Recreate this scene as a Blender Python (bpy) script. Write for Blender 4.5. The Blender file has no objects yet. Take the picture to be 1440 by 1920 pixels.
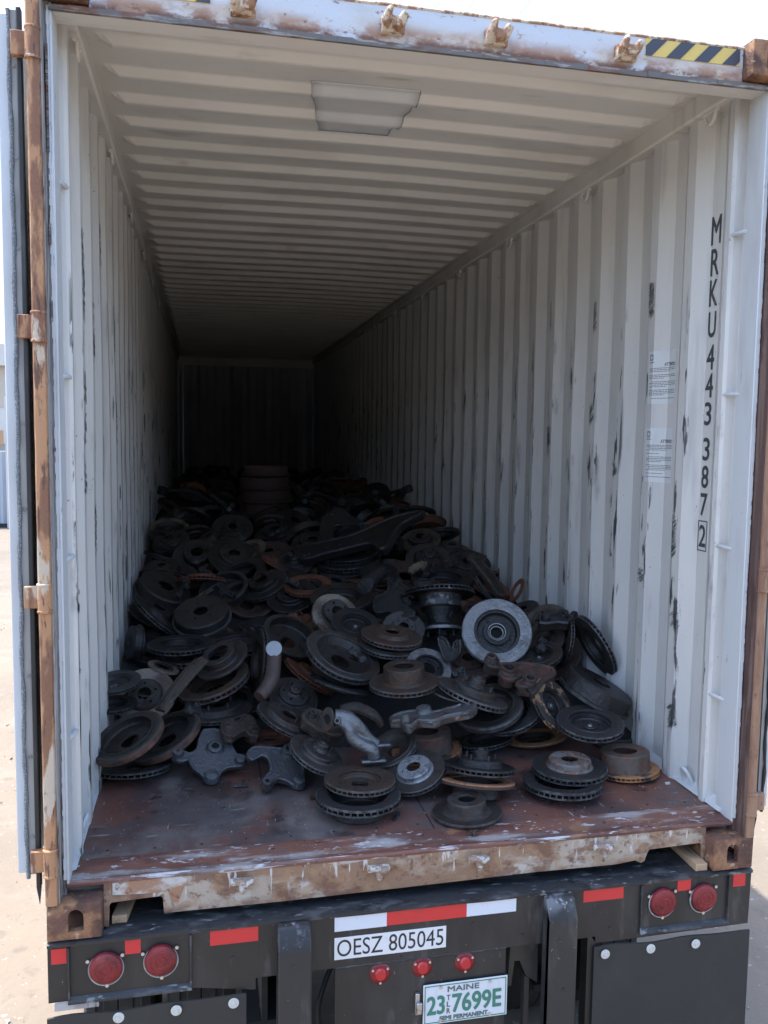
import bpy, bmesh, math, random
from mathutils import Vector, Matrix, noise
from mathutils.geometry import tessellate_polygon
R_=math.radians
random.seed(7)
# ---------------------------------------------------------------- camera, sky, sun, exposure
sc=bpy.context.scene
cam=bpy.data.cameras.new('camera'); co=bpy.data.objects.new('camera',cam); sc.collection.objects.link(co); sc.camera=co
yaw,pitch,roll,fpx=0.21327,-0.08815,0.01322,1579.74
fw=Vector((math.sin(yaw)*math.cos(pitch),math.cos(yaw)*math.cos(pitch),math.sin(pitch)))
r0=fw.cross(Vector((0,0,1))).normalized(); u0=r0.cross(fw)
rr=r0*math.cos(roll)+u0*math.sin(roll); uu=-r0*math.sin(roll)+u0*math.cos(roll)
co.matrix_world=Matrix(((rr.x,uu.x,-fw.x,-0.74654),(rr.y,uu.y,-fw.y,-2.61156),(rr.z,uu.z,-fw.z,1.55373),(0,0,0,1)))
cam.sensor_fit='VERTICAL'; cam.sensor_height=24; cam.lens=24*fpx/1920; cam.clip_start=.05; cam.clip_end=2000
SUN=Vector((-.345,.22,1)).normalized()
w=bpy.data.worlds.new('World'); sc.world=w; w.use_nodes=True
nt=w.node_tree; bg=nt.nodes['Background']; sky=nt.nodes.new('ShaderNodeTexSky')
sky.sky_type='NISHITA'; sky.sun_disc=False; sky.sun_elevation=math.asin(SUN.z); sky.sun_rotation=math.atan2(SUN.x,SUN.y)
sky.air_density=1.0; sky.dust_density=1.8; sky.ozone_density=1.0; sky.altitude=50
nt.links.new(sky.outputs[0],bg.inputs[0]); bg.inputs[1].default_value=0.15
sl=bpy.data.lights.new('sun','SUN'); sl.energy=2.1; sl.angle=R_(.6); sl.color=(1,.95,.87)
so=bpy.data.objects.new('sun',sl); sc.collection.objects.link(so); so.rotation_euler=SUN.to_track_quat('Z','Y').to_euler()
sc.view_settings.view_transform='Standard'; sc.view_settings.look='None'; sc.view_settings.exposure=2.14; sc.view_settings.gamma=1
sc.cycles.max_bounces=10; sc.cycles.diffuse_bounces=6; sc.cycles.use_denoising=True
COL=sc.collection
# ---------------------------------------------------------------- materials
def srgb(r,g,b):
    f=lambda c:(c/255/12.92 if c/255<=.04045 else ((c/255+.055)/1.055)**2.4)
    return (f(r),f(g),f(b))
def M(name,base,layers=(),rough=.6,metal=0.,bump=0.,bscale=40,coord='pos',var=0.,spec=.5,rlayer=None):
    """layers: (colour, (sx,sy,sz), lo, hi, detail, opacity[, (axis,v0,v1)])  noise stains laid over the base"""
    m=bpy.data.materials.new(name); m.use_nodes=True; t=m.node_tree; N=t.nodes; L=t.links; b=N['Principled BSDF']
    if coord=='pos':
        g=N.new('ShaderNodeNewGeometry'); P=g.outputs['Position']
    else:
        g=N.new('ShaderNodeTexCoord'); P=g.outputs['Object']
    oi=N.new('ShaderNodeObjectInfo') if coord=='obj' else None
    rnd=None
    if oi:
        k=N.new('ShaderNodeMath'); k.operation='MULTIPLY'; k.inputs[1].default_value=37; L.new(oi.outputs['Random'],k.inputs[0]); rnd=k.outputs[0]
    sx=N.new('ShaderNodeSeparateXYZ'); L.new(P,sx.inputs[0])
    cur=None
    def noi(s,det,rg=.6):
        mp=N.new('ShaderNodeMapping'); mp.inputs['Scale'].default_value=s; L.new(P,mp.inputs[0])
        n=N.new('ShaderNodeTexNoise'); n.inputs['Scale'].default_value=1; n.inputs['Detail'].default_value=det; n.inputs['Roughness'].default_value=rg
        if rnd is not None: n.noise_dimensions='4D'; L.new(rnd,n.inputs['W'])
        L.new(mp.outputs[0],n.inputs['Vector']); return n.outputs['Fac']
    def ramp(v,a,c):
        q=N.new('ShaderNodeMapRange'); q.interpolation_type='SMOOTHSTEP'; q.inputs[1].default_value=a; q.inputs[2].default_value=c; L.new(v,q.inputs[0]); return q.outputs[0]
    def mul(a,c):
        q=N.new('ShaderNodeMath'); q.operation='MULTIPLY'
        for i,x in enumerate((a,c)):
            if isinstance(x,(int,float)): q.inputs[i].default_value=x
            else: L.new(x,q.inputs[i])
        return q.outputs[0]
    def absx():
        q=N.new('ShaderNodeMath'); q.operation='ABSOLUTE'; L.new(sx.outputs[0],q.inputs[0]); return q.outputs[0]
    def rad():
        q=N.new('ShaderNodeMath'); q.operation='MULTIPLY'; L.new(sx.outputs[0],q.inputs[0]); L.new(sx.outputs[0],q.inputs[1])
        p=N.new('ShaderNodeMath'); p.operation='MULTIPLY_ADD'; L.new(sx.outputs[1],p.inputs[0]); L.new(sx.outputs[1],p.inputs[1]); L.new(q.outputs[0],p.inputs[2])
        s=N.new('ShaderNodeMath'); s.operation='SQRT'; L.new(p.outputs[0],s.inputs[0]); return s.outputs[0]
    col=N.new('ShaderNodeRGB'); col.outputs[0].default_value=(*base,1); cur=col.outputs[0]
    facs=[]
    for ly in layers:
        c,s,lo,hi,det,op=ly[:6]
        f=mul(ramp(noi(s,det),lo,hi),op)
        for mk in ly[6:]:
            ax,v0,v1=mk
            src={'x':sx.outputs[0],'y':sx.outputs[1],'z':sx.outputs[2]}[ax] if ax in 'xyz' else (absx() if ax=='ax' else rad())
            f=mul(f,ramp(src,v0,v1))
        mx=N.new('ShaderNodeMix'); mx.data_type='RGBA'; L.new(f,mx.inputs[0]); L.new(cur,mx.inputs[6]); mx.inputs[7].default_value=(*c,1); cur=mx.outputs[2]; facs.append(f)
    if var and oi:
        q=N.new('ShaderNodeMapRange'); q.inputs[3].default_value=1-var; q.inputs[4].default_value=1+var; L.new(oi.outputs['Random'],q.inputs[0])
        mx=N.new('ShaderNodeVectorMath'); mx.operation='SCALE'; L.new(cur,mx.inputs[0]); L.new(q.outputs[0],mx.inputs[3]); cur=mx.outputs[0]
    L.new(cur,b.inputs['Base Color'])
    b.inputs['Metallic'].default_value=metal; b.inputs['Roughness'].default_value=rough
    b.inputs['Specular IOR Level'].default_value=spec
    if rlayer is not None:
        n=noi(rlayer[0],6); q=N.new('ShaderNodeMapRange'); q.inputs[1].default_value=.3; q.inputs[2].default_value=.7; q.inputs[3].default_value=rlayer[1]; q.inputs[4].default_value=rlayer[2]; L.new(n,q.inputs[0]); L.new(q.outputs[0],b.inputs['Roughness'])
    if bump:
        bp=N.new('ShaderNodeBump'); bp.inputs['Strength'].default_value=bump; bp.inputs['Distance'].default_value=.01 if coord=='pos' else .05
        n=noi((bscale,)*3,6,.65); L.new(n,bp.inputs['Height']); L.new(bp.outputs[0],b.inputs['Normal'])
    return m
RUST=(.16,.062,.03); RUST2=(.30,.15,.075); DRUST=(.055,.028,.02); ORG=(.42,.20,.09)
WALLC=(.63,.625,.60)
MT={}
BLK=(.03,.031,.035)
MT['wall']=M('wall_paint',WALLC,[
  ((.44,.455,.46),(.9,1.4,.5),.42,.7,5,.5),
  ((.38,.385,.375),(3,9,.9),.55,.72,6,.55),
  (BLK,(20,34,1.6),.575,.68,5,.8,('ax',1.1485,1.1425),('z',2.35,1.9)),
  (BLK,(8,26,4),.575,.62,7,.9,('ax',1.152,1.143),('z',2.3,1.8)),
  ((.10,.105,.11),(5,9,2.6),.56,.76,7,.8,('ax',1.17,1.146),('z',2.3,1.8)),
  ((.13,.13,.13),(20,30,.8),.60,.72,5,.8,('ax',1.15,1.143),('z',1.5,.6)),
  ((.14,.075,.045),(45,45,45),.70,.76,3,.8),
 ],rough=.5,bump=.12,bscale=30)
MT['ceil']=M('ceiling_paint',(.68,.665,.62),[
  ((.52,.50,.46),(1.1,2.2,1),.45,.7,5,.6),((.33,.29,.25),(3,12,1),.58,.75,6,.45)],rough=.55,bump=.08,bscale=25)
MT['patch']=M('patch_paint',(.60,.615,.61),[((.54,.56,.56),(4,6,1),.45,.7,4,.5)],rough=.5)
MT['seam']=M('seam_dark',(.26,.26,.25),[((.3,.3,.29),(30,30,30),.5,.6,4,.7)],rough=.8)
MT['jamb']=M('jamb_paint',(.56,.585,.60),[((.40,.41,.41),(6,6,1.5),.5,.72,5,.5),((.2,.13,.09),(30,30,12),.66,.74,5,.8),((.12,.12,.12),(30,30,5),.66,.74,5,.5)],rough=.5,bump=.1)
MT['header']=M('header_paint',(.52,.56,.61),[
  ((.52,.44,.34),(5,3,9),.38,.62,5,.75,('z',2.86,2.80)),
  (RUST2,(9,5,14),.42,.58,6,.85,('z',2.835,2.79)),
  (RUST,(14,5,24),.40,.52,6,.95,('z',2.80,2.775)),
  ((.36,.34,.30),(2.2,2,5),.55,.75,5,.5),
  (RUST,(22,20,40),.60,.68,5,.8),
  (RUST2,(10,10,30),.35,.55,5,.9,('z',2.873,2.884))],rough=.55,bump=.25,bscale=60)
MT['lip']=M('lip_steel',(.13,.125,.12),[((.3,.3,.29),(9,9,60),.52,.62,5,.8),(RUST,(7,7,30),.5,.62,5,.8)],rough=.7,bump=.3)
MT['sill']=M('sill_rust',(.26,.16,.10),[((.40,.345,.28),(3.2,3,6),.46,.58,9,.9),
  ((.48,.45,.39),(6,3,11),.58,.63,8,.8),
  ((.17,.085,.052),(8,3,13),.50,.60,9,.85),((.33,.21,.12),(18,5,22),.52,.62,6,.6),
  ((.14,.07,.045),(38,30,38),.56,.68,6,.85),
  ((.56,.55,.52),(34,10,5),.60,.64,5,.9,('z',.04,.11)),
  ((.52,.53,.53),(5,3,30),.58,.63,5,.8,('z',.12,.15)),
  ((.14,.07,.045),(9,3,30),.50,.62,5,.7,('z',.06,.03))],rough=.7,bump=.45,bscale=70)
MT['sillw']=M('sill_left_white',(.48,.47,.44),[(RUST2,(9,4,14),.45,.6,6,.9),(RUST,(30,20,30),.55,.66,6,.8)],rough=.7,bump=.4,bscale=70)
MT['cast']=M('casting_rust',(.15,.073,.048),[((.07,.038,.03),(7,7,7),.48,.60,8,.7),((.34,.18,.09),(12,12,12),.45,.62,6,.8),((.45,.33,.22),(20,20,20),.62,.68,5,.8),((.07,.04,.035),(26,26,26),.52,.66,5,.7)],rough=.8,bump=.6,bscale=90)
MT['barL']=M('post_rust_left',(.42,.225,.115),[((.18,.085,.05),(18,18,4.5),.49,.58,9,.85),((.09,.045,.035),(60,60,9),.58,.64,6,.85),((.52,.44,.34),(14,14,3.0),.57,.61,9,.9),((.13,.065,.045),(50,50,25),.6,.7,5,.7)],rough=.7,bump=.35,bscale=80)
MT['barR']=M('post_rust_right',(.30,.18,.115),[((.20,.10,.06),(14,14,3.2),.46,.62,6,.8),((.42,.31,.2),(18,18,2.6),.58,.64,5,.6),((.11,.06,.045),(50,50,25),.6,.7,5,.7)],rough=.75,bump=.35,bscale=80)
MT['recess']=M('recess_grey',(.28,.27,.26),[(DRUST,(30,30,4),.52,.62,5,.9),((.45,.45,.45),(25,25,3),.5,.62,5,.6)],rough=.7)
MT['recessR']=M('recess_maroon',(.10,.06,.052),[((.20,.14,.12),(40,40,1.5),.5,.65,5,.7),(DRUST,(20,20,4),.5,.65,5,.7)],rough=.75,bump=.3)
MT['lug']=M('lug_rust',(.30,.17,.10),[((.56,.48,.38),(26,26,26),.47,.54,5,.95),((.10,.05,.04),(40,40,40),.55,.66,5,.8)],rough=.75,bump=.5,bscale=90)
MT['lugs']=M('lug_whitewashed',(.30,.22,.17),[((.52,.51,.48),(34,34,34),.50,.56,5,.9),((.12,.06,.045),(40,40,40),.56,.66,5,.7)],rough=.75,bump=.5,bscale=90)
FLR=(.19,.085,.062)
MT['floor']=M('maroon_floor',FLR,[
  ((.075,.05,.05),(2.2,1.6,1),.40,.62,5,.9),
  ((.20,.18,.168),(2.4,1.6,1),.47,.62,8,.75,('x',.35,-.3)),((.035,.028,.028),(3.2,2.6,1),.56,.66,7,.75),
  ((.10,.085,.085),(3.0,3.6,1),.48,.62,6,.8),
  ((.03,.025,.025),(9,9,1),.60,.70,6,.85),
  ((.34,.33,.33),(6,42,1),.64,.69,6,.7),((.42,.41,.41),(60,9,1),.66,.69,6,.6),
  ((.34,.32,.31),(48,7,1),.69,.72,5,.7),
  ((.30,.13,.10),(14,10,1),.68,.71,4,.6),
  ((.02,.018,.018),(40,40,1),.68,.72,3,.9)],rough=.42,bump=.12,bscale=60,rlayer=((5,5,1),.28,.62))
MT['threshold']=M('threshold_plate',(.185,.082,.058),[
  ((.36,.35,.34),(2.6,14,8),.49,.60,9,.85),((.13,.085,.075),(5,7,4),.50,.60,6,.7),((.11,.045,.035),(3,9,5),.5,.6,6,.8),
  ((.50,.52,.53),(5,60,60),.56,.61,7,.9,('y',.060,.052)),((.50,.51,.52),(22,60,40),.60,.64,8,.85),((.26,.13,.07),(6,8,8),.60,.66,5,.8),
  ((.02,.02,.02),(24,24,10),.64,.70,5,.85)],rough=.45,bump=.25,bscale=60)
MT['floorseam']=M('floor_seam',(.03,.02,.02),rough=.8)
MT['gasketL']=M('frayed_gasket',(.17,.20,.22),[((.42,.45,.47),(300,300,200),.50,.62,3,.8)],rough=.8,bump=.8,bscale=220)
MT['rubber']=M('black_rubber',(.022,.024,.026),[((.09,.095,.1),(30,30,4),.55,.68,5,.5)],rough=.6)
MT['channel']=M('seal_channel',(.33,.33,.31),[((.22,.21,.2),(20,20,3),.5,.65,5,.6)],rough=.5)
MT['doorp']=M('door_paint',(.55,.585,.61),[((.42,.42,.41),(4,4,1.2),.5,.7,5,.5),(RUST,(14,14,10),.68,.73,5,.7)],rough=.5)
MT['trblk']=M('trailer_black',(.018,.0185,.019),[((.036,.036,.035),(5,5,2),.45,.65,5,.7),((.085,.085,.085),(14,14,3.5),.58,.70,5,.55),((.22,.22,.22),(70,70,26),.70,.73,3,.8)],rough=.48,bump=.08)
MT['trtop']=M('trailer_top_scuffed',(.026,.028,.031),[((.085,.09,.095),(6,14,14),.52,.64,7,.75),((.22,.23,.24),(14,44,30),.61,.66,8,.75),((.01,.01,.011),(10,16,10),.55,.65,5,.8)],rough=.5,bump=.35,bscale=60)
MT['trpost']=M('trailer_post_scuffed',(.022,.023,.0245),[((.16,.17,.19),(16,16,16),.47,.60,6,.8,('z',-.075,-.03)),((.42,.43,.44),(40,40,40),.62,.67,4,.8,('z',-.09,-.04)),((.07,.07,.07),(12,12,3),.5,.68,5,.6),((.32,.32,.31),(60,60,40),.70,.73,3,.8)],rough=.45,bump=.15)
MT['flap']=M('mudflap_rubber',(.030,.030,.027),[((.044,.043,.038),(3,3,2),.45,.7,5,.7)],rough=.75,bump=.15,bscale=120)
MT['redtape']=M('red_tape',srgb(196,48,50),[(srgb(170,50,52),(8,8,30),.5,.7,4,.4)],rough=.35)
MT['whtape']=M('white_tape',(.60,.64,.70),[((.4,.42,.45),(30,30,20),.62,.70,5,.5)],rough=.35)
MT['decal']=M('white_decal',(.66,.68,.69),[((.45,.45,.45),(12,12,12),.6,.72,5,.4)],rough=.4)
MT['ink']=M('black_ink',(.02,.02,.022),rough=.5)
MT['inkg']=M('faded_black_ink',(.055,.06,.065),[((.2,.2,.2),(40,40,40),.58,.68,4,.7)],rough=.55)
MT['green']=M('plate_green',(.05,.20,.145),rough=.4)
MT['greeng']=M('plate_grey_green',(.10,.14,.13),rough=.4)
MT['plate']=M('plate_white',(.62,.66,.69),[((.5,.54,.57),(30,30,14),.5,.7,4,.4)],rough=.35)
MT['lens']=M('red_lens',(.21,.009,.013),[((.09,.005,.008),(18,18,18),.46,.62,5,.8),((.30,.16,.13),(9,9,14),.55,.72,6,.22)],rough=.3,spec=.6,bump=.5,bscale=320)
MT['lens2']=M('red_marker_lens',(.42,.012,.018),rough=.25,spec=.6)
MT['lensd']=M('red_marker_base',(.16,.010,.014),rough=.35)
MT['grom']=M('lamp_grommet',(.26,.27,.27),[((.5,.5,.5),(30,30,30),.5,.65,4,.6)],rough=.6)
MT['zinc']=M('zinc_screw',(.55,.55,.53),rough=.35,metal=.8)
MT['washer']=M('painted_washer',(.55,.56,.52),[((.4,.4,.36),(60,60,60),.5,.7,4,.6)],rough=.5)
MT['chrome']=M('worn_chrome',(.45,.46,.47),[((.2,.2,.2),(50,50,50),.55,.68,4,.7)],rough=.3,metal=.9)
MT['yellow']=M('stripe_yellow',(.62,.46,.12),[((.5,.42,.25),(20,20,20),.5,.7,4,.4)],rough=.5)
MT['stripeblk']=M('stripe_black',(.045,.05,.065),rough=.5)
MT['sticker']=M('sticker_white',(.66,.69,.70),[((.52,.55,.56),(14,14,5),.5,.72,4,.5)],rough=.45)
MT['print']=M('sticker_print',(.16,.17,.175),rough=.6)
MT['printb']=M('sticker_blue',(.20,.27,.32),rough=.6)
MT['wood']=M('raw_timber',(.46,.31,.19),[((.26,.16,.09),(30,3,30),.5,.65,5,.7)],rough=.8)
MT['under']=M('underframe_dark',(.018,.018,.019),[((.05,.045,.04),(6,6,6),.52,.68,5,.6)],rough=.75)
MT['tyre']=M('tyre',(.018,.018,.018),[((.05,.047,.043),(8,8,8),.5,.7,5,.6)],rough=.85)
MT['ground']=M('sandy_ground',(.205,.166,.126),[((.145,.122,.10),(.35,.35,1),.42,.65,6,.7),((.23,.195,.16),(2.2,2.2,1),.5,.68,6,.6),((.125,.105,.088),(7,7,1),.58,.72,6,.6),((.34,.31,.27),(26,26,1),.66,.71,3,.9),((.09,.08,.07),(33,33,1),.68,.72,3,.8)],rough=.9,bump=.6,bscale=18)
def RM(name,base,layers,rough=.5,metal=.35,bump=.3,bscale=9,var=.3,spec=.5):
    return M(name,base,layers,rough=rough,metal=metal,bump=bump,bscale=bscale,coord='obj',var=var,spec=spec)
EW=((.105,.107,.11),(5,5,5),.40,.60,5,.75,('r',.955,.985))
def speck(c=(.22,.22,.22),o=.7): return (c,(26,26,26),.70,.74,2,o)
brn=(.060,.036,.025)
MT['dark']=RM('iron_dark',(.054,.052,.050),[(brn,(2.2,2.2,2.2),.45,.66,5,.8),((.012,.012,.013),(3,3,3),.5,.7,5,.8),((.085,.083,.08),(3,3,22),.58,.68,5,.5),EW,speck()],rough=.44)
MT['black']=RM('iron_black',(.034,.034,.036),[((.036,.027,.022),(2.5,2.5,2.5),.5,.68,5,.7),((.065,.067,.07),(4,4,14),.6,.7,5,.5),EW,speck()],rough=.38)
MT['brown']=RM('iron_brown',(.068,.052,.042),[((.105,.052,.030),(2.6,2.6,2.6),.48,.64,5,.8),((.02,.018,.018),(4,4,4),.52,.68,5,.7),EW,speck()])
MT['rust']=RM('iron_rust',(.055,.034,.028),[((.075,.038,.028),(3,3,3),.45,.62,5,.8),((.03,.02,.018),(1,1,14),.5,.62,5,.7)],rough=.75,metal=.1)
MT['red']=RM('iron_red_rust',(.17,.066,.038),[((.08,.035,.025),(3,3,3),.5,.64,5,.8),speck((.3,.15,.1))],rough=.8,metal=.05)
MT['tan']=RM('iron_tan',(.15,.12,.092),[((.07,.045,.03),(2.4,2.4,2.4),.48,.64,5,.8),((.03,.028,.027),(4,4,4),.56,.68,5,.7),speck()],rough=.6,metal=.2)
MT['steel']=RM('iron_grey',(.105,.108,.11),[((.05,.05,.05),(2.6,2.6,2.6),.46,.64,5,.7),speck()],rough=.45,metal=.5)
MT['steeldark']=RM('steel_dark',(.060,.062,.066),[((.02,.02,.022),(3,3,3),.46,.62,5,.8),((.20,.205,.21),(2.6,2.6,2.6),.56,.64,4,.8),speck()],rough=.35,metal=.6)
MT['bright']=RM('steel_bright',(.24,.245,.25),[((.14,.137,.13),(2.4,2.4,2.4),.46,.62,5,.7),((.38,.385,.39),(3,14,3),.56,.68,5,.5),((.07,.07,.07),(9,9,9),.64,.70,4,.7)],rough=.36,metal=.7,var=.1)
MT['wear']=RM('steel_worn_tan',(.26,.225,.185),[((.10,.075,.06),(1.3,1.3,1.3),.45,.6,5,.9),((.40,.38,.34),(4,4,4),.58,.68,5,.6)],rough=.45,metal=.4,var=.12)
MT['orange']=RM('orange_rust',(.36,.165,.08),[((.46,.25,.13),(5,5,5),.50,.64,5,.6),((.20,.09,.05),(4,4,4),.52,.64,5,.8),((.05,.035,.03),(3,3,3),.2,.3,2,.95,('z',-.02,-.035))],rough=.85,metal=0,var=.1)
MT['tanhat']=RM('hat_tan_brown',(.13,.10,.08),[((.20,.085,.055),(2.4,2.4,2.4),.46,.60,5,.75),((.07,.055,.045),(4,4,4),.52,.66,5,.7),speck()],rough=.65,metal=.1,var=.12)
MT['silver']=RM('hat_silver',(.28,.295,.31),[((.12,.125,.13),(5,5,5),.47,.60,5,.8),((.12,.07,.05),(7,7,7),.62,.68,5,.7)],rough=.5,metal=.5,var=.1)
MT['rustface']=RM('hat_rust_grey',(.16,.155,.15),[((.15,.075,.045),(5,5,5),.47,.56,5,.9),((.04,.035,.03),(7,7,7),.56,.66,5,.7)],rough=.6,metal=.3,var=.1)
MT['halfor']=RM('ring_half_orange',(.07,.06,.052),[(ORG,(1.1,1.1,1.1),.46,.50,4,.95),((.03,.028,.026),(6,6,6),.55,.66,5,.6)],rough=.75,metal=.1,var=.1)
MT['spotor']=RM('ring_orange_spots',(.040,.036,.034),[((.33,.20,.115),(2.6,2.6,2.6),.52,.57,5,.9),((.015,.015,.015),(5,5,5),.52,.66,5,.6)],rough=.6,metal=.2,var=.1)
MT['edgeor']=RM('edge_rust',(.095,.048,.034),[((.17,.085,.055),(2.4,2.4,2.4),.50,.66,5,.7),((.04,.03,.027),(3,3,3),.47,.6,5,.85),((.05,.045,.042),(3,3,3),.2,.3,2,.9,('z',-.04,-.02))],rough=.7,metal=.1,var=.12)
MT['castgrey']=RM('cast_grey_paint',(.105,.112,.120),[((.06,.064,.068),(9,9,9),.46,.64,5,.6),((.30,.31,.32),(40,40,40),.66,.70,3,.7),((.09,.05,.035),(14,14,14),.62,.68,4,.7)],rough=.36,metal=.45,var=.1,bump=.3,bscale=60)
MT['castgrey2']=RM('cast_grey_worn',(.13,.135,.14),[((.14,.07,.05),(16,16,16),.50,.60,5,.8),((.04,.04,.042),(22,22,22),.52,.62,5,.8),((.34,.35,.36),(30,30,30),.62,.68,3,.7)],rough=.4,metal=.5,var=.1,bump=.3,bscale=60)
MT['castbrown']=RM('cast_brown',(.065,.055,.045),[((.12,.065,.042),(18,18,18),.50,.62,5,.7),((.025,.023,.022),(24,24,24),.50,.64,5,.8),((.25,.25,.24),(60,60,60),.68,.72,3,.7)],rough=.6,metal=.2,bump=.5,bscale=70)
MT['castbrown2']=RM('cast_rusty_manifold',(.075,.058,.05),[((.16,.075,.055),(12,12,12),.48,.58,5,.8),((.035,.033,.032),(20,20,20),.52,.64,5,.7)],rough=.6,metal=.2,bump=.4,bscale=70)
MT['castdark']=RM('cast_dark',(.042,.043,.045),[((.02,.02,.022),(14,14,14),.48,.64,5,.7),((.15,.15,.15),(50,50,50),.67,.71,3,.7)],rough=.5,metal=.3,bump=.4,bscale=70)
MT['barbrown']=RM('bar_brown',(.075,.055,.048),[((.11,.055,.042),(12,12,12),.48,.6,5,.7),((.05,.045,.04),(16,16,16),.52,.64,5,.7)],rough=.5,metal=.3,bump=.3,bscale=60)
MT['sawn']=RM('sawn_end',(.29,.30,.31),[((.26,.27,.28),(60,60,60),.5,.62,4,.8)],rough=.45,metal=.4,var=.05)
MT['silverman']=RM('manifold_silver',(.18,.19,.20),[((.13,.135,.14),(18,18,18),.46,.64,5,.8),((.45,.46,.47),(50,50,50),.66,.71,3,.6)],rough=.33,metal=.7,var=.05,bump=.3,bscale=80)
MT['lump']=RM('pale_lump',(.36,.29,.19),[((.22,.17,.11),(60,60,60),.5,.62,4,.8)],rough=.9,metal=0,var=.05,bump=.8,bscale=120)
MT['hole']=M('port_shade',(.006,.006,.006),rough=.9)  # flat black stands in for the shade inside bores, ports and vents
MT['yellow_lump']=MT['lump']
# ---------------------------------------------------------------- mesh helpers
def obj(name,bm,mat,parent=None,smooth=True,bevel=0,loc=None):
    if smooth:
        for f in bm.faces: f.smooth=True
    me=bpy.data.meshes.new(name); bmesh.ops.recalc_face_normals(bm,faces=bm.faces); bm.to_mesh(me); bm.free()
    if smooth:
        try: me.set_sharp_from_angle(angle=R_(32))
        except Exception: pass
    o=bpy.data.objects.new(name,me); COL.objects.link(o)
    if mat is not None: me.materials.append(MT[mat] if isinstance(mat,str) else mat)
    if parent is not None: o.parent=parent
    if loc: o.location=loc
    if bevel:
        b=o.modifiers.new('bevel','BEVEL'); b.width=bevel; b.segments=2; b.limit_method='ANGLE'; b.angle_limit=R_(40)
    return o
def thing(name,label,cat,group=None,loc=(0,0,0)):
    o=bpy.data.objects.new(name,None); COL.objects.link(o); o.location=loc; o.empty_display_size=.1
    o['label']=label; o['category']=cat
    if group: o['group']=group
    return o
def box(bm,x0,x1,y0,y1,z0,z1):
    v=[bm.verts.new((x,y,z)) for x in(x0,x1) for y in(y0,y1) for z in(z0,z1)]
    for f in((0,1,3,2),(4,6,7,5),(0,4,5,1),(2,3,7,6),(0,2,6,4),(1,5,7,3)): bm.faces.new([v[i] for i in f])
    return v
def BM(*boxes):
    bm=bmesh.new()
    for b in boxes: box(bm,*b)
    return bm
def prism(pts,axis,a,b,bm=None):
    """polygon (two coords) extruded along axis from a to b"""
    bm=bm or bmesh.new()
    def mk(p,t):
        return {'x':(t,p[0],p[1]),'y':(p[0],t,p[1]),'z':(p[0],p[1],t)}[axis]
    A=[bm.verts.new(mk(p,a)) for p in pts]; B=[bm.verts.new(mk(p,b)) for p in pts]
    n=len(pts)
    for tri in tessellate_polygon([[Vector((p[0],p[1],0)) for p in pts]]):
        try: bm.faces.new([A[i] for i in tri]); bm.faces.new([B[i] for i in tri[::-1]])
        except ValueError: pass
    for i in range(n): bm.faces.new((A[i],B[i],B[(i+1)%n],A[(i+1)%n]))
    return bm
def lathe(bm,prof,seg=56,a0=0,a1=2*math.pi,closed=True):
    """closed (r,z) profile swept round z"""
    full=abs(a1-a0-2*math.pi)<1e-6
    rings=[]
    for k in range(seg if full else seg+1):
        a=a0+(a1-a0)*k/seg
        rings.append([bm.verts.new((r*math.cos(a),r*math.sin(a),z)) for r,z in prof])
    n=len(prof); K=len(rings)
    for k in range(K if full else K-1):
        A=rings[k];B=rings[(k+1)%K]
        for i in range(n if closed else n-1):
            j=(i+1)%n
            if prof[i][0]<1e-6 and prof[j][0]<1e-6: continue
            try: bm.faces.new((A[i],A[j],B[j],B[i]))
            except ValueError: pass
    if not full and closed:
        bm.faces.new(rings[0]); bm.faces.new(rings[-1][::-1])
    bmesh.ops.remove_doubles(bm,verts=bm.verts,dist=1e-6)
    return bm
def tube(bm,pts,rad,seg=12,flat=1.):
    P=[Vector(p) for p in pts]; n=len(P); rads=rad if isinstance(rad,(list,tuple)) else [rad]*n
    rings=[]; ref=None
    for i in range(n):
        d=(P[min(i+1,n-1)]-P[max(i-1,0)]).normalized()
        if ref is None:
            ref=d.cross(Vector((0,0,1)))
            if ref.length<.1: ref=d.cross(Vector((1,0,0)))
        ref=(ref-d*ref.dot(d)).normalized(); b=d.cross(ref)
        rings.append([bm.verts.new(P[i]+(ref*math.cos(2*math.pi*k/seg)+b*math.sin(2*math.pi*k/seg)*flat)*rads[i]) for k in range(seg)])
    for i in range(n-1):
        for k in range(seg): bm.faces.new((rings[i][k],rings[i+1][k],rings[i+1][(k+1)%seg],rings[i][(k+1)%seg]))
    bm.faces.new(rings[0][::-1]); bm.faces.new(rings[-1]); return bm
def smoothpath(pts,rads,m=5):
    """Catmull-Rom"""
    P=[Vector(p) for p in pts]; o=[];r=[]
    for i in range(len(P)-1):
        p0=P[max(i-1,0)];p1=P[i];p2=P[i+1];p3=P[min(i+2,len(P)-1)]
        for k in range(m):
            t=k/m; o.append(.5*((2*p1)+(p2-p0)*t+(2*p0-5*p1+4*p2-p3)*t*t+(3*p1-p0-3*p2+p3)*t**3)); r.append(rads[i]*(1-t)+rads[i+1]*t)
    o.append(P[-1]); r.append(rads[-1]); return o,r
def cyl(bm,c,axis,r,h,seg=24,r2=None):
    """solid cylinder from c along axis"""
    ax=Vector(axis).normalized(); q=ax.to_track_quat('Z','Y').to_matrix(); c=Vector(c); r2=r if r2 is None else r2
    A=[bm.verts.new(c+q@Vector((r*math.cos(2*math.pi*k/seg),r*math.sin(2*math.pi*k/seg),0))) for k in range(seg)]
    B=[bm.verts.new(c+q@Vector((r2*math.cos(2*math.pi*k/seg),r2*math.sin(2*math.pi*k/seg),h))) for k in range(seg)]
    bm.faces.new(A[::-1]); bm.faces.new(B)
    for k in range(seg): bm.faces.new((A[k],A[(k+1)%seg],B[(k+1)%seg],B[k]))
    return bm
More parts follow.
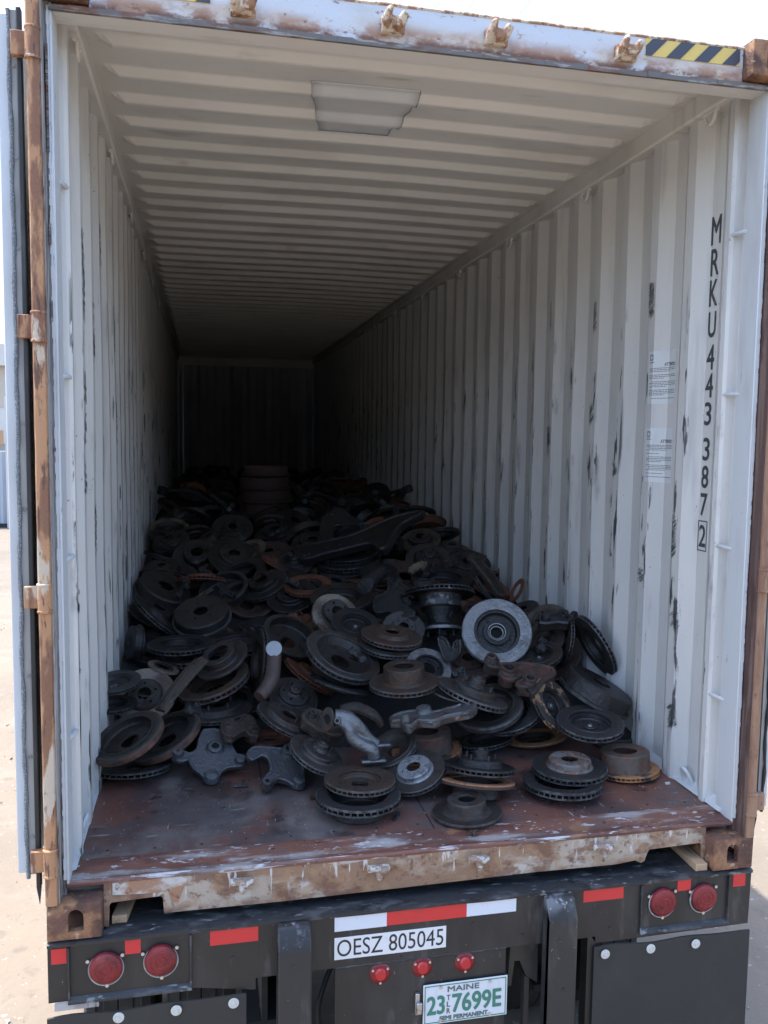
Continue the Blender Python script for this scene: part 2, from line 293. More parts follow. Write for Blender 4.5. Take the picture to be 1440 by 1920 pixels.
def diff(bm,cut):
    """boolean difference of two bmeshes, returns a new bmesh"""
    oo=[]
    for b in (bm,cut):
        bmesh.ops.recalc_face_normals(b,faces=b.faces)
        me=bpy.data.meshes.new('t'); b.to_mesh(me); b.free(); o=bpy.data.objects.new('t',me); COL.objects.link(o); oo.append(o)
    m=oo[0].modifiers.new('b','BOOLEAN'); m.object=oo[1]; m.operation='DIFFERENCE'; m.solver='EXACT'
    dg=bpy.context.evaluated_depsgraph_get(); me=bpy.data.meshes.new_from_object(oo[0].evaluated_get(dg))
    r=bmesh.new(); r.from_mesh(me); bpy.data.meshes.remove(me)
    for o in oo:
        d=o.data; bpy.data.objects.remove(o); bpy.data.meshes.remove(d)
    return r
def textmesh(name,s,x,z,wd,ht,y,mat,parent,plane='front',bold=0.,spacing=1.,fat=0.):
    """lettering fitted to a width and height; plane 'front' lies in xz facing -y, 'right' lies in yz facing -x"""
    cu=bpy.data.curves.new('t','FONT'); cu.body=s; cu.offset=bold; cu.space_character=spacing; cu.resolution_u=4; cu.extrude=.0
    o=bpy.data.objects.new('t',cu); COL.objects.link(o)
    dg=bpy.context.evaluated_depsgraph_get(); me=bpy.data.meshes.new_from_object(o.evaluated_get(dg)); bpy.data.objects.remove(o)
    xs=[v.co.x for v in me.vertices]; ys=[v.co.y for v in me.vertices]; x0,x1,y0,y1=min(xs),max(xs),min(ys),max(ys)
    for v in me.vertices:
        a=(v.co.x-x0)/(x1-x0)*wd; b=(v.co.y-y0)/(y1-y0)*ht
        v.co=(x+a,y,z+b) if plane=='front' else (y,x-a,z+b)
    if fat:
        b0=bmesh.new(); b0.from_mesh(me); b1=bmesh.new()
        for i,(da,db) in enumerate(((0,0),(fat,0),(-fat,0),(0,fat),(0,-fat),(fat*.7,fat*.7),(-fat*.7,-fat*.7),(fat*.7,-fat*.7),(-fat*.7,fat*.7))):
            off=Vector((da,-.00004*i,db)) if plane=='front' else Vector((-.00004*i,da,db))
            mp={v:b1.verts.new(v.co+off) for v in b0.verts}
            for f in b0.faces: b1.faces.new([mp[v] for v in f.verts])
        b1.to_mesh(me); b0.free(); b1.free()
    me.materials.append(MT[mat]); q=bpy.data.objects.new(name,me); COL.objects.link(q); q.parent=parent; return q
def structure(o): o['kind']='structure'; return o
def mirror(bm): bmesh.ops.scale(bm,vec=(-1,1,1),verts=bm.verts); bmesh.ops.reverse_faces(bm,faces=bm.faces); return bm

# ---------------------------------------------------------------- ground and things far behind
G=-1.25
bm=bmesh.new(); box(bm,-400,400,-200,700,G-1,G); structure(obj('ground',bm,'ground',smooth=False))
b=thing('warehouse','long pale beige warehouse wall far behind the open left door','building')
MT['beige']=M('beige_wall',(.44,.39,.33),[((.34,.29,.24),(.4,.4,.8),.5,.7,5,.6)],rough=.85)
MT['pale']=M('pale_wall',(.52,.50,.47),[((.44,.42,.39),(.4,.4,.8),.5,.7,5,.6)],rough=.85)
MT['sheet']=M('blue_grey_sheet',(.33,.37,.43),[((.25,.28,.33),(.6,.6,.3),.5,.7,4,.5)],rough=.5)
obj('wall',BM((-30,-2.2,25.6,34,G,3.6)),'beige',b,False)
obj('roof',BM((-30.3,-1.9,25.3,34.3,3.6,4.25)),'pale',b,False)
bm=bmesh.new()
for k in range(14): box(bm,-29.5+2*k,-28.2+2*k,25.54,25.62,1.2,2.3)
obj('window_band',bm,'pale',b,False)
b=thing('metal_container','blue grey corrugated steel container standing before the beige warehouse','container')
bm=bmesh.new(); pts=[]
for k in range(60):
    x=-12+k*.1; pts+= [(x,24.0 if k%2 else 24.06)]
pts+=[(-6.1,24.0),(-6.1,25.3),(-12,25.3)]
prism(pts,'z',G+.12,1.0,bm); obj('panel',bm,'sheet',b,False); obj('base_rail',BM((-12.05,-6.05,23.96,25.34,G,G+.12)),'under',b,False)
b=thing('sign_board','small orange board on a post above the blue grey container','sign')
MT['orangeb']=M('orange_board',(.42,.25,.14),rough=.6)
obj('board',BM((-6.62,-6.40,23.8,23.84,1.2,1.62)),'orangeb',b,False); obj('post',BM((-6.36,-6.30,23.84,23.9,G,2.6)),'pale',b,False)
b=thing('office_building','pale building beyond the open right door','building')
obj('wall',BM((8.5,30,13.5,26,G,2.4)),'pale',b,False); obj('roof',BM((8.3,30.2,13.3,26.2,2.4,2.65)),'sheet',b,False)
bm=bmesh.new()
for k in range(8): box(bm,9.3+2.4*k,10.6+2.4*k,13.44,13.52,-.1,1.2)
obj('window_band',bm,'under',b,False)
b=thing('sky_blocker','unseen dark block added behind the camera to hold back low sky light','building')  # added out of view to block low sky light, darkening the far end
MT['blockerwall']=M('sky_blocker_dark',(.13,.13,.13),[((.09,.09,.09),(.3,.3,.6),.5,.7,4,.6)],rough=.9)
obj('wall',BM((-26,26,-34,-24,G,6.5)),'blockerwall',b,False); obj('roof',BM((-26.4,26.4,-34.4,-23.6,6.5,6.8)),'blockerwall',b,False)
# parked white car seen through the gap beside the right door
MT['carw']=M('car_white',(.68,.69,.70),rough=.25,spec=.6); MT['glass']=M('car_glass',(.02,.025,.03),rough=.08,spec=.8)
car=thing('parked_car','white parked car seen through the gap beside the open right door','car',loc=(7.6,7.35,G)); car.rotation_euler=(0,0,R_(18))
side=[(-2.15,.28),(-2.2,.55),(-2.1,.78),(-1.25,.90),(-.65,1.36),(.75,1.42),(1.55,1.0),(2.1,.92),(2.2,.6),(2.15,.28)]
obj('body',prism(side,'y',-.86,.86),'carw',car,True,.06)
obj('window',prism([(-1.12,.93),(-.62,1.31),(.72,1.36),(1.38,1.0)],'y',-.872,.872),'glass',car,True)
obj('windscreen',prism([(-1.22,.93),(-.69,1.345),(-.64,1.32),(-1.16,.93)],'y',-.74,.74),'glass',car,True)
obj('bumper',prism([(-2.26,.26),(-2.27,.46),(-2.1,.5),(-2.1,.26)],'y',-.88,.88),'under',car,True,.02)
for x in(-1.35,1.35):
    for y in(-.8,.8):
        bm=bmesh.new(); lathe(bm,[(.2,-.1),(.31,-.1),(.33,-.06),(.33,.06),(.31,.1),(.2,.1)],28)
        wh=obj('wheel',bm,'tyre',car); wh.location=(x,y,.33); wh.rotation_euler=(R_(90),0,0)
        bm=bmesh.new(); lathe(bm,[(0,-.06),(.2,-.09),(.2,.09),(0,.06)],24); obj('rim',bm,'chrome',wh)
for y in(-.6,.6): obj('headlight',BM((-2.225,-2.1,y-.2,y+.2,.58,.72)),'chrome',car,True,.02)
# overhead wires
for x,lb in((2.75,'left one of three thin wires overhead behind the container roof'),(3.23,'middle one of three thin wires overhead behind the container roof'),(4.04,'right one of three thin wires overhead behind the container roof')):
    bm=bmesh.new(); tube(bm,[(x,-60+12*k,8+.0009*(-60+12*k-10)**2) for k in range(16)],.005,6)
    o=obj('power_line',bm,'recess'); o['label']=lb; o['category']='wire'; o['group']='overhead wires'

# ---------------------------------------------------------------- the container
FL=.165
ct=thing('shipping_container','white rusty shipping container with open doors and corrugated walls on a black trailer','shipping container')
Y1=12.02
prof=[(.145,1.165),(.149,1.186),(.192,1.186),(.199,1.152),(.208,1.141)]
y=.178
while y+.264<Y1-.05:
    prof+=[(y+.056,1.14),(y+.124,1.176),(y+.196,1.176),(y+.264,1.14)]; y+=.264
prof+=[(Y1-.04,1.14),(Y1-.035,1.176)]
def wallpanel(sgn):
    bm=bmesh.new(); zs=[FL-.03]+[.3+.192*k for k in range(13)]+[2.80]
    dn=lambda yy,z:(.006*noise.noise(Vector((yy*1.1,z*1.3,sgn*3)))+.002*noise.noise(Vector((yy*3.5,z*2.6,sgn*7)))) if .3<yy<11.8 else 0
    rows=[]
    for yy,xx in prof:
        rows.append([[bm.verts.new((sgn*(xx+d+dn(yy,z)*(0 if .3<yy<.76 and sgn>0 else 1)),yy,z)) for z in zs] for d in(0,.004)])
    for i in range(len(rows)-1):
        for s in(0,1):
            for k in range(len(zs)-1):
                bm.faces.new((rows[i][s][k],rows[i+1][s][k],rows[i+1][s][k+1],rows[i][s][k+1]))
    return bm
for sgn in(-1,1):
    obj('side_wall',wallpanel(sgn),'wall',ct,False)
    # outer skin of the side, so that it reads from outside as well
# end wall
bm=bmesh.new(); xs=[-1.176]; pr=[(-1.176,Y1)]
x=-1.10
while x<1.05:
    pr+=[(x,Y1),(x+.06,Y1-.04),(x+.14,Y1-.04),(x+.20,Y1)]; x+=.275
pr+=[(1.176,Y1),(1.176,Y1+.01),(-1.176,Y1+.01)]
prism(pr,'z',FL-.03,2.86,bm); MT['endw']=M('end_wall_paint',(.46,.47,.47),[((.34,.345,.35),(3,3,.8),.45,.65,5,.7)],rough=.6); obj('end_wall',bm,'endw',ct,False)
obj('end_frame',BM((-1.219,1.219,Y1+.012,Y1+.06,0,2.896),(-1.219,-1.12,Y1-.03,Y1+.012,0,2.896),(1.12,1.219,Y1-.03,Y1+.012,0,2.896)),'endw',ct,False)
obj('end_header',BM((-1.16,1.16,Y1-.10,Y1-.045,2.72,2.86)),'ceil',ct,False)
# floor
bm=BM((-1.185,1.185,.17,Y1,FL-.04,FL)); obj('floor',bm,'floor',ct,False)
bm=BM((.055,.060,.172,2.2,FL,FL+.0008),(-1.14,1.14,.1745,.1775,FL,FL+.0012),(-.52,-.516,.6,4,FL,FL+.0008),(.6,.604,.9,4,FL,FL+.0008)); obj('floor_seam',bm,'floorseam',ct,False)
# angle strips along floor edges
for s in(-1,1):
    obj('floor_edge_strip',prism([(s*1.18,FL-.01),(s*1.145,FL+.004),(s*1.18,FL+.035)],'y',.11,Y1-.02),'jamb',ct,False)
# top rails (outer flange closes the joint of wall and roof)
for s in(-1,1):
    a,b2=sorted((s*1.1905,s*1.219)); obj('outer_rail',BM((a,b2,.10,Y1,2.74,2.896),(a,b2,.178,Y1,.0,.16)),'doorp',ct,False)
for s in(-1,1):
    a,b2=sorted((s*1.112,s*1.19)); obj('top_rail',BM((a,b2,.11,Y1,2.79,2.880)),'ceil',ct,True,.008)
# roof sheet
bm=bmesh.new(); ys=[.10,.30]; zz=[0,0]
y=.262; seq=[]
while y<Y1-.3:
    seq+=[(y,0.),(y+.140,0.),(y+.147,.12),(y+.172,.9),(y+.180,1.),(y+.203,1.),(y+.232,0.)]; y+=.2475
seq=[(.10,0.)]+seq+[(Y1+.01,0.)]
xs=[-1.19,-1.10,-1.085,-1.06,-1.03]+[-.9+.2*k for k in range(10)]+[1.03,1.06,1.085,1.10,1.19]
def fade(x): 
    a=abs(x)
    return 1. if a<1.03 else max(0.,1-(a-1.03)/.06)
def roofz(x,d):
    sag=.006*math.sin(x*3.1+1)
    return 2.868-.027*d*fade(x)+sag*.6
for dz in(0,.003):
    g=[[bm.verts.new((x,yy,roofz(x,d)+dz)) for x in xs] for yy,d in seq]
    for i in range(len(g)-1):
        for j in range(len(xs)-1): bm.faces.new((g[i][j],g[i][j+1],g[i+1][j+1],g[i+1][j]))
obj('roof',bm,'ceil',ct,False)
# welded patch on the roof
bm=bmesh.new(); sub=[]
import bisect
def dep(yy):
    for i in range(len(seq)-1):
        if seq[i][0]<=yy<=seq[i+1][0]: 
            t=(yy-seq[i][0])/max(1e-6,seq[i+1][0]-seq[i][0]); return seq[i][1]*(1-t)+seq[i+1][1]*t
    return 0
py=sorted(set([.62,1.125]+[s[0] for s in seq if .62<s[0]<1.125]+[.635+.02*k for k in range(24)]))
g=[]
for yy in py:
    t=(yy-.62)/.505
    xl=-.345+.10*t+.002*math.sin(yy*60); xr=.075+.012*math.sin(t*5)-.01*t+.003*math.sin(yy*70)
    g.append([bm.verts.new((xl+(xr-xl)*k/8,yy,roofz(xl+(xr-xl)*k/8,dep(yy))-.002)) for k in range(9)])
for i in range(len(g)-1):
    for k in range(8): bm.faces.new((g[i][k],g[i][k+1],g[i+1][k+1],g[i+1][k]))
pa=obj('roof_patch',bm,'patch',ct,True); sm=pa.modifiers.new('s','SOLIDIFY'); sm.thickness=.001
for e in((0),(8)):
    pts=[]
    for i,yy in enumerate(py):
        t=(yy-.62)/.505; xl=-.345+.10*t+.002*math.sin(yy*60); xr=.075+.012*math.sin(t*5)-.01*t+.003*math.sin(yy*70)
        xx=xl if e==0 else xr; pts.append((xx,yy,roofz(xx,dep(yy))-.003))
    bm=bmesh.new(); tube(bm,pts,[random.uniform(.0006,.0014)*(1.8 if e else 1) for _ in pts],5); obj('weld_bead',bm,'seam',pa)
bm=bmesh.new(); tube(bm,[(-.250+.33*k/10,1.127,roofz(0,dep(1.127))-.004) for k in range(11)],.0035,5); obj('weld_bead',bm,'jamb',pa)
# header
HB=2.762; HT=2.884
bm=prism([(.05,HB),(.05,HT),(.13,HT+.004),(.13,HB+.05),(.17,HB+.07),(.17,HB+.066),(.135,HB+.02),(.125,HB)],'x',-1.057,1.057)
obj('header',bm,'header',ct,False,.004)
obj('header_lining',BM((-1.165,1.165,.052,.135,HB-.006,HB-.001)),'ceil',ct,False)
pts=[]
bm=bmesh.new()
for k in range(45):
    x0=-1.165+k*.0518; d=random.uniform(-.002,.003); box(bm,x0,x0+.0518,.040+d,.052,HB-.010,HB+.004+random.uniform(0,.003))
obj('header_lip',bm,'lip',ct,False)
bm=bmesh.new()
tube(bm,[(-1.057+2.114*k/60,.052,HT-.002+random.uniform(-.001,.001)) for k in range(61)],.006,6); obj('header_top_weld',bm,'lug',ct)
# keeper lugs: pairs of cast jaws
def lugs(x,z,mat,up):
    bm=bmesh.new()
    if up<0:
        box(bm,x-.040,x+.034,.036,.052,z+.004,z+.024); tube(bm,[(x-.036,.04,z+.016),(x-.01,.030,z+.020),(x+.012,.028,z+.012),(x+.034,.036,z+.018)],[.008,.010,.012,.008],8); tube(bm,[(x-.002,.045,z+.006),(x,.034,z-.010),(x+.001,.040,z-.024)],[.012,.012,.008],8)
        o=obj('keeper_lug',bm,mat,ct,True); rm=o.modifiers.new('r','REMESH'); rm.mode='VOXEL'; rm.voxel_size=.003; return o
    box(bm,x-.037,x+.037,.028,.052,z-.026,z+.022)
    tube(bm,[(x-.024,.03,z-.014*up),(x-.027,.008,z+.004*up),(x-.020,-.006,z+.022*up),(x-.012,.004,z+.036*up)],[.013,.014,.012,.008],8)
    tube(bm,[(x+.016,.03,z-.012*up),(x+.022,.006,z),(x+.030,-.004,z+.016*up),(x+.034,.010,z+.022*up)],[.014,.016,.014,.010],8)
    box(bm,x-.010,x+.020,.0,.03,z-.018,z+.012)
    o=obj('keeper_lug',bm,mat,ct,True,.004)
    rm=o.modifiers.new('r','REMESH'); rm.mode='VOXEL'; rm.voxel_size=.0035
    return o
for x in(-.620,-.165,.170,.617): lugs(x,2.818,'lug',1)
for x in(-.625,-.172,.180,.648): lugs(x,.098,'lugs',-1)
# warning stripes on the header
def stripe(x0,x1,z0,z1):
    p=obj('warning_stripe',BM((x0,x1,.0475,.05,z0,z1)),'yellow',ct,False)
    bm=bmesh.new(); n=3.5; wd=.052; h=z1-z0; x=x0-.03
    while x<x1:
        poly=[(x,z0),(x+wd,z0),(x+wd+h,z1),(x+h,z1)]
        c=[(min(max(a,x0),x1),b_) for a,b_ in poly]
        # clip slanted edges properly
        def clip(P,xc,keepr):
            o=[]
            for i in range(len(P)):
                a=P[i];b_=P[(i+1)%len(P)]; ia=(a[0]>=xc)==keepr or a[0]==xc; ib=(b_[0]>=xc)==keepr or b_[0]==xc
                if ia:o.append(a)
                if ia!=ib:
                    t=(xc-a[0])/(b_[0]-a[0]); o.append((xc,a[1]+t*(b_[1]-a[1])))
            return o
        q=clip(clip(poly,x0,True),x1,False)
        if len(q)>2: prism(q,'y',.0455,.0475,bm)
        x+=.104
    obj('black_band',bm,'stripeblk',p,False)
stripe(.692,1.040,2.822,2.876); stripe(-1.04,-.715,2.822,2.876)
# sill
SB=.026; ST=.156
sillp=[(-1.057,.0),(-1.043,.0),(-1.040,.070),(-1.034,.078),(-.884,.084),(-.877,.078),(-.874,SB),(-.5,SB-.002),(0,SB+.004),(.4,SB+.010),(.70,SB+.008),(.775,SB+.016),(.800,SB+.004),(.815,SB+.012),(.824,.066),(.832,.078),(1.036,.084),(1.043,.07),(1.045,.0),(1.057,.0),(1.057,ST),(-1.057,ST)]
bm=prism(sillp,'y',.05,.062); obj('sill',bm,'sill',ct,False,.003)
obj('sill_white_patch',prism([(-1.03,.104),(-.90,.098),(-.86,.10),(-.85,.06),(-.83,.055),(-.80,.135),(-.83,.15),(-1.03,.150)],'y',.0492,.0499),'sillw',ct,False)
# rolled edge and threshold plate
bm=bmesh.new(); n=80; rows=[]
for k in range(n+1):
    x=-1.165+2.33*k/n; d=.0025*noise.noise(Vector((x*4,0,0)))+.0012*noise.noise(Vector((x*19,3,0)))
    rows.append([bm.verts.new(p) for p in((x,.0485,ST-.012+d),(x,.046+d,ST-.002+d),(x,.053,ST+.004+d),(x,.085,ST+.002+d*.6),(x,.120,ST+.006+d*.3),(x,.135,FL+.003),(x,.172,FL+.004),(x,.172,FL-.03),(x,.062,FL-.05))])
for k in range(n):
    for i in range(8): bm.faces.new((rows[k][i],rows[k][i+1],rows[k+1][i+1],rows[k+1][i]))
obj('threshold_plate',bm,'threshold',ct,True)
# castings
def casting(s,z0,name='corner_casting'):
    x0,x1=(1.057,1.219) if s>0 else (-1.219,-1.057)
    bm=BM((x0,x1,-.003,.178,z0,z0+.118)); bmesh.ops.bevel(bm,geom=bm.edges,offset=.006,segments=2,affect='EDGES',profile=.5)
    cut=bmesh.new(); box(cut,x0+.022,x1-.022,.022,.190,z0+.018,z0+.100)
    bm=diff(bm,cut)
    c=bmesh.new(); xc=(x0+x1)/2-.004*s; zc=z0+.060
    pts=[(xc-.023,zc-.033)]+[(xc+.023,zc-.033)]+[(xc+.023*math.cos(a),zc+.014+.023*math.sin(a)) for a in[math.pi*k/10 for k in range(11)]]
    prism(pts,'y',-.02,.04,c)
    bm=diff(bm,c)
    c=bmesh.new(); box(c,min(s*1.18,s*1.24),max(s*1.18,s*1.24),.05,.12,z0+.03,z0+.09); bm=diff(bm,c)
    for v in bm.verts: v.co+=Vector((noise.noise(v.co*30),noise.noise(v.co*30+Vector((5,0,0))),noise.noise(v.co*30+Vector((9,0,0)))))*.0015
    return obj(name,bm,'cast',ct,True)
for s in(-1,1): casting(s,0); casting(s,2.778)
# corner posts, hinges and doors
def post(s):
    m='barL' if s<0 else 'barR'
    bm=bmesh.new(); zs=[.118]+[.118+.02*k for k in range(1,133)]+[2.778]
    sec=[(1.184,.10),(1.184,.0),(1.187,-.006),(1.200,-.009),(1.216,-.006),(1.221,.0),(1.221,.10)]
    rows=[[bm.verts.new((s*(a+.0012*noise.noise(Vector((a*40,b_*40,z*9)))),b_+.0015*noise.noise(Vector((a*30+4,b_*30,z*7))),z)) for a,b_ in sec] for z in zs]
    for i in range(len(rows)-1):
        for k in range(6): bm.faces.new((rows[i][k],rows[i][k+1],rows[i+1][k+1],rows[i+1][k]))
    o=obj('corner_post',bm,m,ct,True)
    a=sorted((s*1.167,s*1.1835)); obj('post_channel',BM((a[0],a[1],.052,.09,.118,2.778)),'recess' if s<0 else 'recessR',ct,False)
    if s>0: obj('channel_side',BM((1.1795,1.1832,.0,.052,.118,2.778)),'recessR',ct,False)
    else: obj('channel_side',BM((-1.1832,-1.1795,.004,.052,.118,2.778)),'recess',ct,False)
    # jagged torn paint and seal edge beside the channel
    bm=bmesh.new()
    for k in range(150):
        z=.17+k*.0173; q=random.uniform(.0,.003); aa=sorted((s*(1.1665-q*.4),s*(1.1665+.005+q))); box(bm,aa[0],aa[1],.046,.0525,z,z+.0173)
    obj('jamb_edge',bm,'jamb',ct,False)
    a=sorted((s*1.1665,s*1.19)); obj('jamb',BM((min(s*1.158,s*1.1665),max(s*1.158,s*1.1665),.0485,.148,.15,2.775)),'jamb',ct,True,.003)
post(-1); post(1)
bm=bmesh.new()
for z,h in((2.36,.30),(2.10,.06),(1.88,.07),(1.5,.02)):
    for k in range(int(h/.012)):
        q=random.uniform(.001,.006); box(bm,-1.176,-1.170+q*0,.044-q,.050,z+k*.012,z+k*.012+.011)
obj('torn_seal',bm,'lip',ct,False)
def hinge(s,z0,z1):
    m='barL' if s<0 else 'barR'
    bm=bmesh.new(); cyl(bm,(s*1.203,.002,z0),(0,0,1),.0205,z1-z0,20)
    cyl(bm,(s*1.203,.002,z0-.006),(0,0,1),.0225,.008,20); cyl(bm,(s*1.203,.002,z1-.004),(0,0,1),.0225,.008,20)
    x=sorted((s*1.215,s*1.262)); box(bm,x[0],x[1],.006,.030,z0+.006,z1-.006)
    obj('hinge',bm,m,ct,True,.002)
for z in(.215,1.03,1.82,2.60): hinge(-1,z,z+.078)
for z in(.205,1.03,1.82,2.60): hinge(1,z,z+.075)
def door(s):
    d=obj('door',BM(*[(min(s*1.262,s*1.308),max(s*1.262,s*1.308),.055,1.21,.20,2.735)]),'doorp',ct,True,.004)
    # ribs of the door leaf, seal channel, gasket lips, rivets
    bm=bmesh.new()
    for k in range(4): a=sorted((s*1.308,s*1.322)); box(bm,a[0],a[1],.15,1.12,.42+.58*k,.72+.58*k)
    obj('door_rib',bm,'doorp',d,True,.006)
    a=sorted((s*1.252,s*1.274)); obj('seal_channel',BM((a[0],a[1],.043,.055,.20,2.74)),'channel',d,False)
    bm=bmesh.new()
    pts=[(s*(1.275+.003*math.sin(z*2.1)+.0015*math.sin(z*23)),.040+.002*math.sin(z*31),z) for z in[.19+.03*k for k in range(86)]]
    tube(bm,pts,[.0062+.0012*math.sin(k*1.7) for k in range(86)],8); obj('gasket',bm,'gasketL' if s<0 else 'rubber',d)
    bm=BM((min(s*1.2375,s*1.2515),max(s*1.2375,s*1.2515),.030,.055,.16,2.745)); obj('rubber_flap',bm,'rubber',d,True,.003)
    bm=prism([(s*1.2375,.16),(s*1.2515,.16),(s*1.243,.105)],'y',.034,.042); obj('flap_tip',bm,'rubber',d,False)
    if s<0:
        for k in range(10):
            z=.32+.252*k; bm=bmesh.new(); cyl(bm,(s*1.262,.0435,z),(0,-1,0),.0065,.003,14); cyl(bm,(s*1.262,.041,z),(0,-1,0),.003,.002,10); obj('rivet',bm,'recess',d)
    # locking bars on the outer face (now turned toward the container)
    for yy in(.45,.85):
        bm=bmesh.new(); cyl(bm,(s*1.246,yy,.25),(0,0,1),.010,2.4,12); obj('lock_rod',bm,'recess',d)
    return d
door(-1); door(1)
# lashing bars, rings
for s in(-1,1):
    for z in(2.305,1.728,1.163,.592):
        bm=bmesh.new(); tube(bm,[(s*1.168,.128,z-.003),(s*1.158,.142,z),(s*1.150,.190,z+.002),(s*1.150,.212,z)],.0075,8); obj('lashing_bar',bm,'jamb',ct)
    for yy in(.34,1.40,2.46,3.52,4.58,5.64,6.7):
        bm=bmesh.new(); tube(bm,[(s*1.125,yy+.035*math.cos(a),2.785+.045*math.sin(a)) for a in[math.pi+math.pi*k/8 for k in range(9)]],.007,8)
        tube(bm,[(s*1.128,yy-.045,2.785),(s*1.128,yy+.045,2.785)],.009,8); obj('lashing_ring',bm,'ceil',ct)
    for yy in(.345,2.4):
        bm=bmesh.new(); tube(bm,[(s*(1.16-.020*math.sin(a)),yy+.03*math.cos(a),FL+.035+.045*math.sin(a)) for a in[-.4+(math.pi+.8)*k/10 for k in range(11)]],.0075,8); obj('lashing_ring',bm,'jamb',ct)
# ventilator holes in the right wall, flat discs with their inner shade painted black
bm=bmesh.new()
for i in range(5):
    for j in range(2): cyl(bm,(1.1755,.80-.018*j,2.765-.024*i-.008*j),(-1,0,0),.0055,.001,10)
obj('vent_holes',bm,'hole',ct,False)
# identification number on the right wall: outer flat of the first corrugation, x = 1.176
for ch,z,h,wd in(('M',2.359,.104,.060),('R',2.239,.098,.050),('K',2.123,.097,.050),('U',2.003,.095,.047),('4',1.879,.092,.047),('4',1.771,.090,.047),('3',1.662,.087,.043),('3',1.525,.087,.043),('8',1.417,.086,.043),('7',1.308,.086,.043),('2',1.185,.084,.042)):
    textmesh('id_letter',ch,.343+wd/2,z-h/2,wd,h,1.1748,'inkg',ct,'right',fat=.0018)
zc=1.185; bm=bmesh.new(); t=.004; hw=.030; hh=.060
for a in((.343-hw,.343+hw,zc+hh-t,zc+hh),(.343-hw,.343+hw,zc-hh,zc-hh+t),(.343-hw,.343-hw+t,zc-hh+t,zc+hh-t),(.343+hw-t,.343+hw,zc-hh+t,zc+hh-t)): box(bm,1.1744,1.1748,a[0],a[1],a[2],a[3])
obj('check_digit_frame',bm,'inkg',ct,False)
# notices stuck over the corrugation: slope y .634-.566 and flat
def wx(yy):
    for i in range(len(prof)-1):
        if prof[i][0]<=yy<=prof[i+1][0]:
            t=(yy-prof[i][0])/(prof[i+1][0]-prof[i][0]); return prof[i][1]*(1-t)+prof[i+1][1]*t
def conform(bm,quads,off):
    """quads in (y,z) wrapped on the right wall"""
    for ya,yb,z0,z1 in quads:
        cuts=sorted(set([ya,yb]+[p[0] for p in prof if min(ya,yb)<p[0]<max(ya,yb)]))
        for i in range(len(cuts)-1):
            a,c=cuts[i]+1e-7,cuts[i+1]-1e-7
            bm.faces.new([bm.verts.new(p) for p in((wx(a)-off,cuts[i],z0),(wx(c)-off,cuts[i+1],z0),(wx(c)-off,cuts[i+1],z1),(wx(a)-off,cuts[i],z1))])
def notice(z0,z1,seed,lab):
    yl,yr=.742,.585
    bm=bmesh.new(); conform(bm,[(yr,yl,z0,z1)],.0012); st=obj('notice_sticker',bm,'sticker',ct,False); st['label']=lab
    rng=random.Random(seed); bm=bmesh.new(); z=z1-.075; q=[]
    while z>z0+.02:
        n=rng.choice((1,3,4,4))
        for k in range(n):
            if z<z0+.02: break
            l=yl-.012-(.02 if rng.random()<.2 else 0); rgt=yr+ (.004 if k<n-1 else rng.uniform(.03,.09)); yy=l
            while yy>rgt:
                wd=rng.uniform(.006,.016); q.append((max(rgt,yy-wd),yy,z,z+.0028)); yy-=wd+.0022
            z-=.0068
        z-=.008
    conform(bm,q,.0017); obj('small_print',bm,'print',st,False)
    bm=bmesh.new(); a=yl-.012; s=.026; zt=z1-.014
    conform(bm,[(a-s,a,zt-.006,zt),(a-s,a,zt-s,zt-s+.006),(a-.006,a,zt-s+.006,zt-.006),(a-s,a-s+.006,zt-s+.006,zt-.006),(a-s-.004,a+.003,zt-s-.010,zt-s-.006)],.0018); obj('emblem',bm,'printb',st,False)
    return st
st=notice(1.712,1.936,3,'upper notice with crisp blue emblem')
textmesh('notice_title','ATTENTIO',.657,1.936-.066,.066,.014,1.1495,'print',st,'right',fat=.0004)
st2=notice(1.378,1.610,5,'lower faded notice')
textmesh('notice_title','ATTENTIO',.660,1.610-.064,.066,.014,1.1495,'print',st2,'right',fat=.0004)
# title letters follow the slope
for o in bpy.data.objects:
    if o.name.startswith('notice_title'):
        for v in o.data.vertices: v.co.x=wx(v.co.y)-.0018
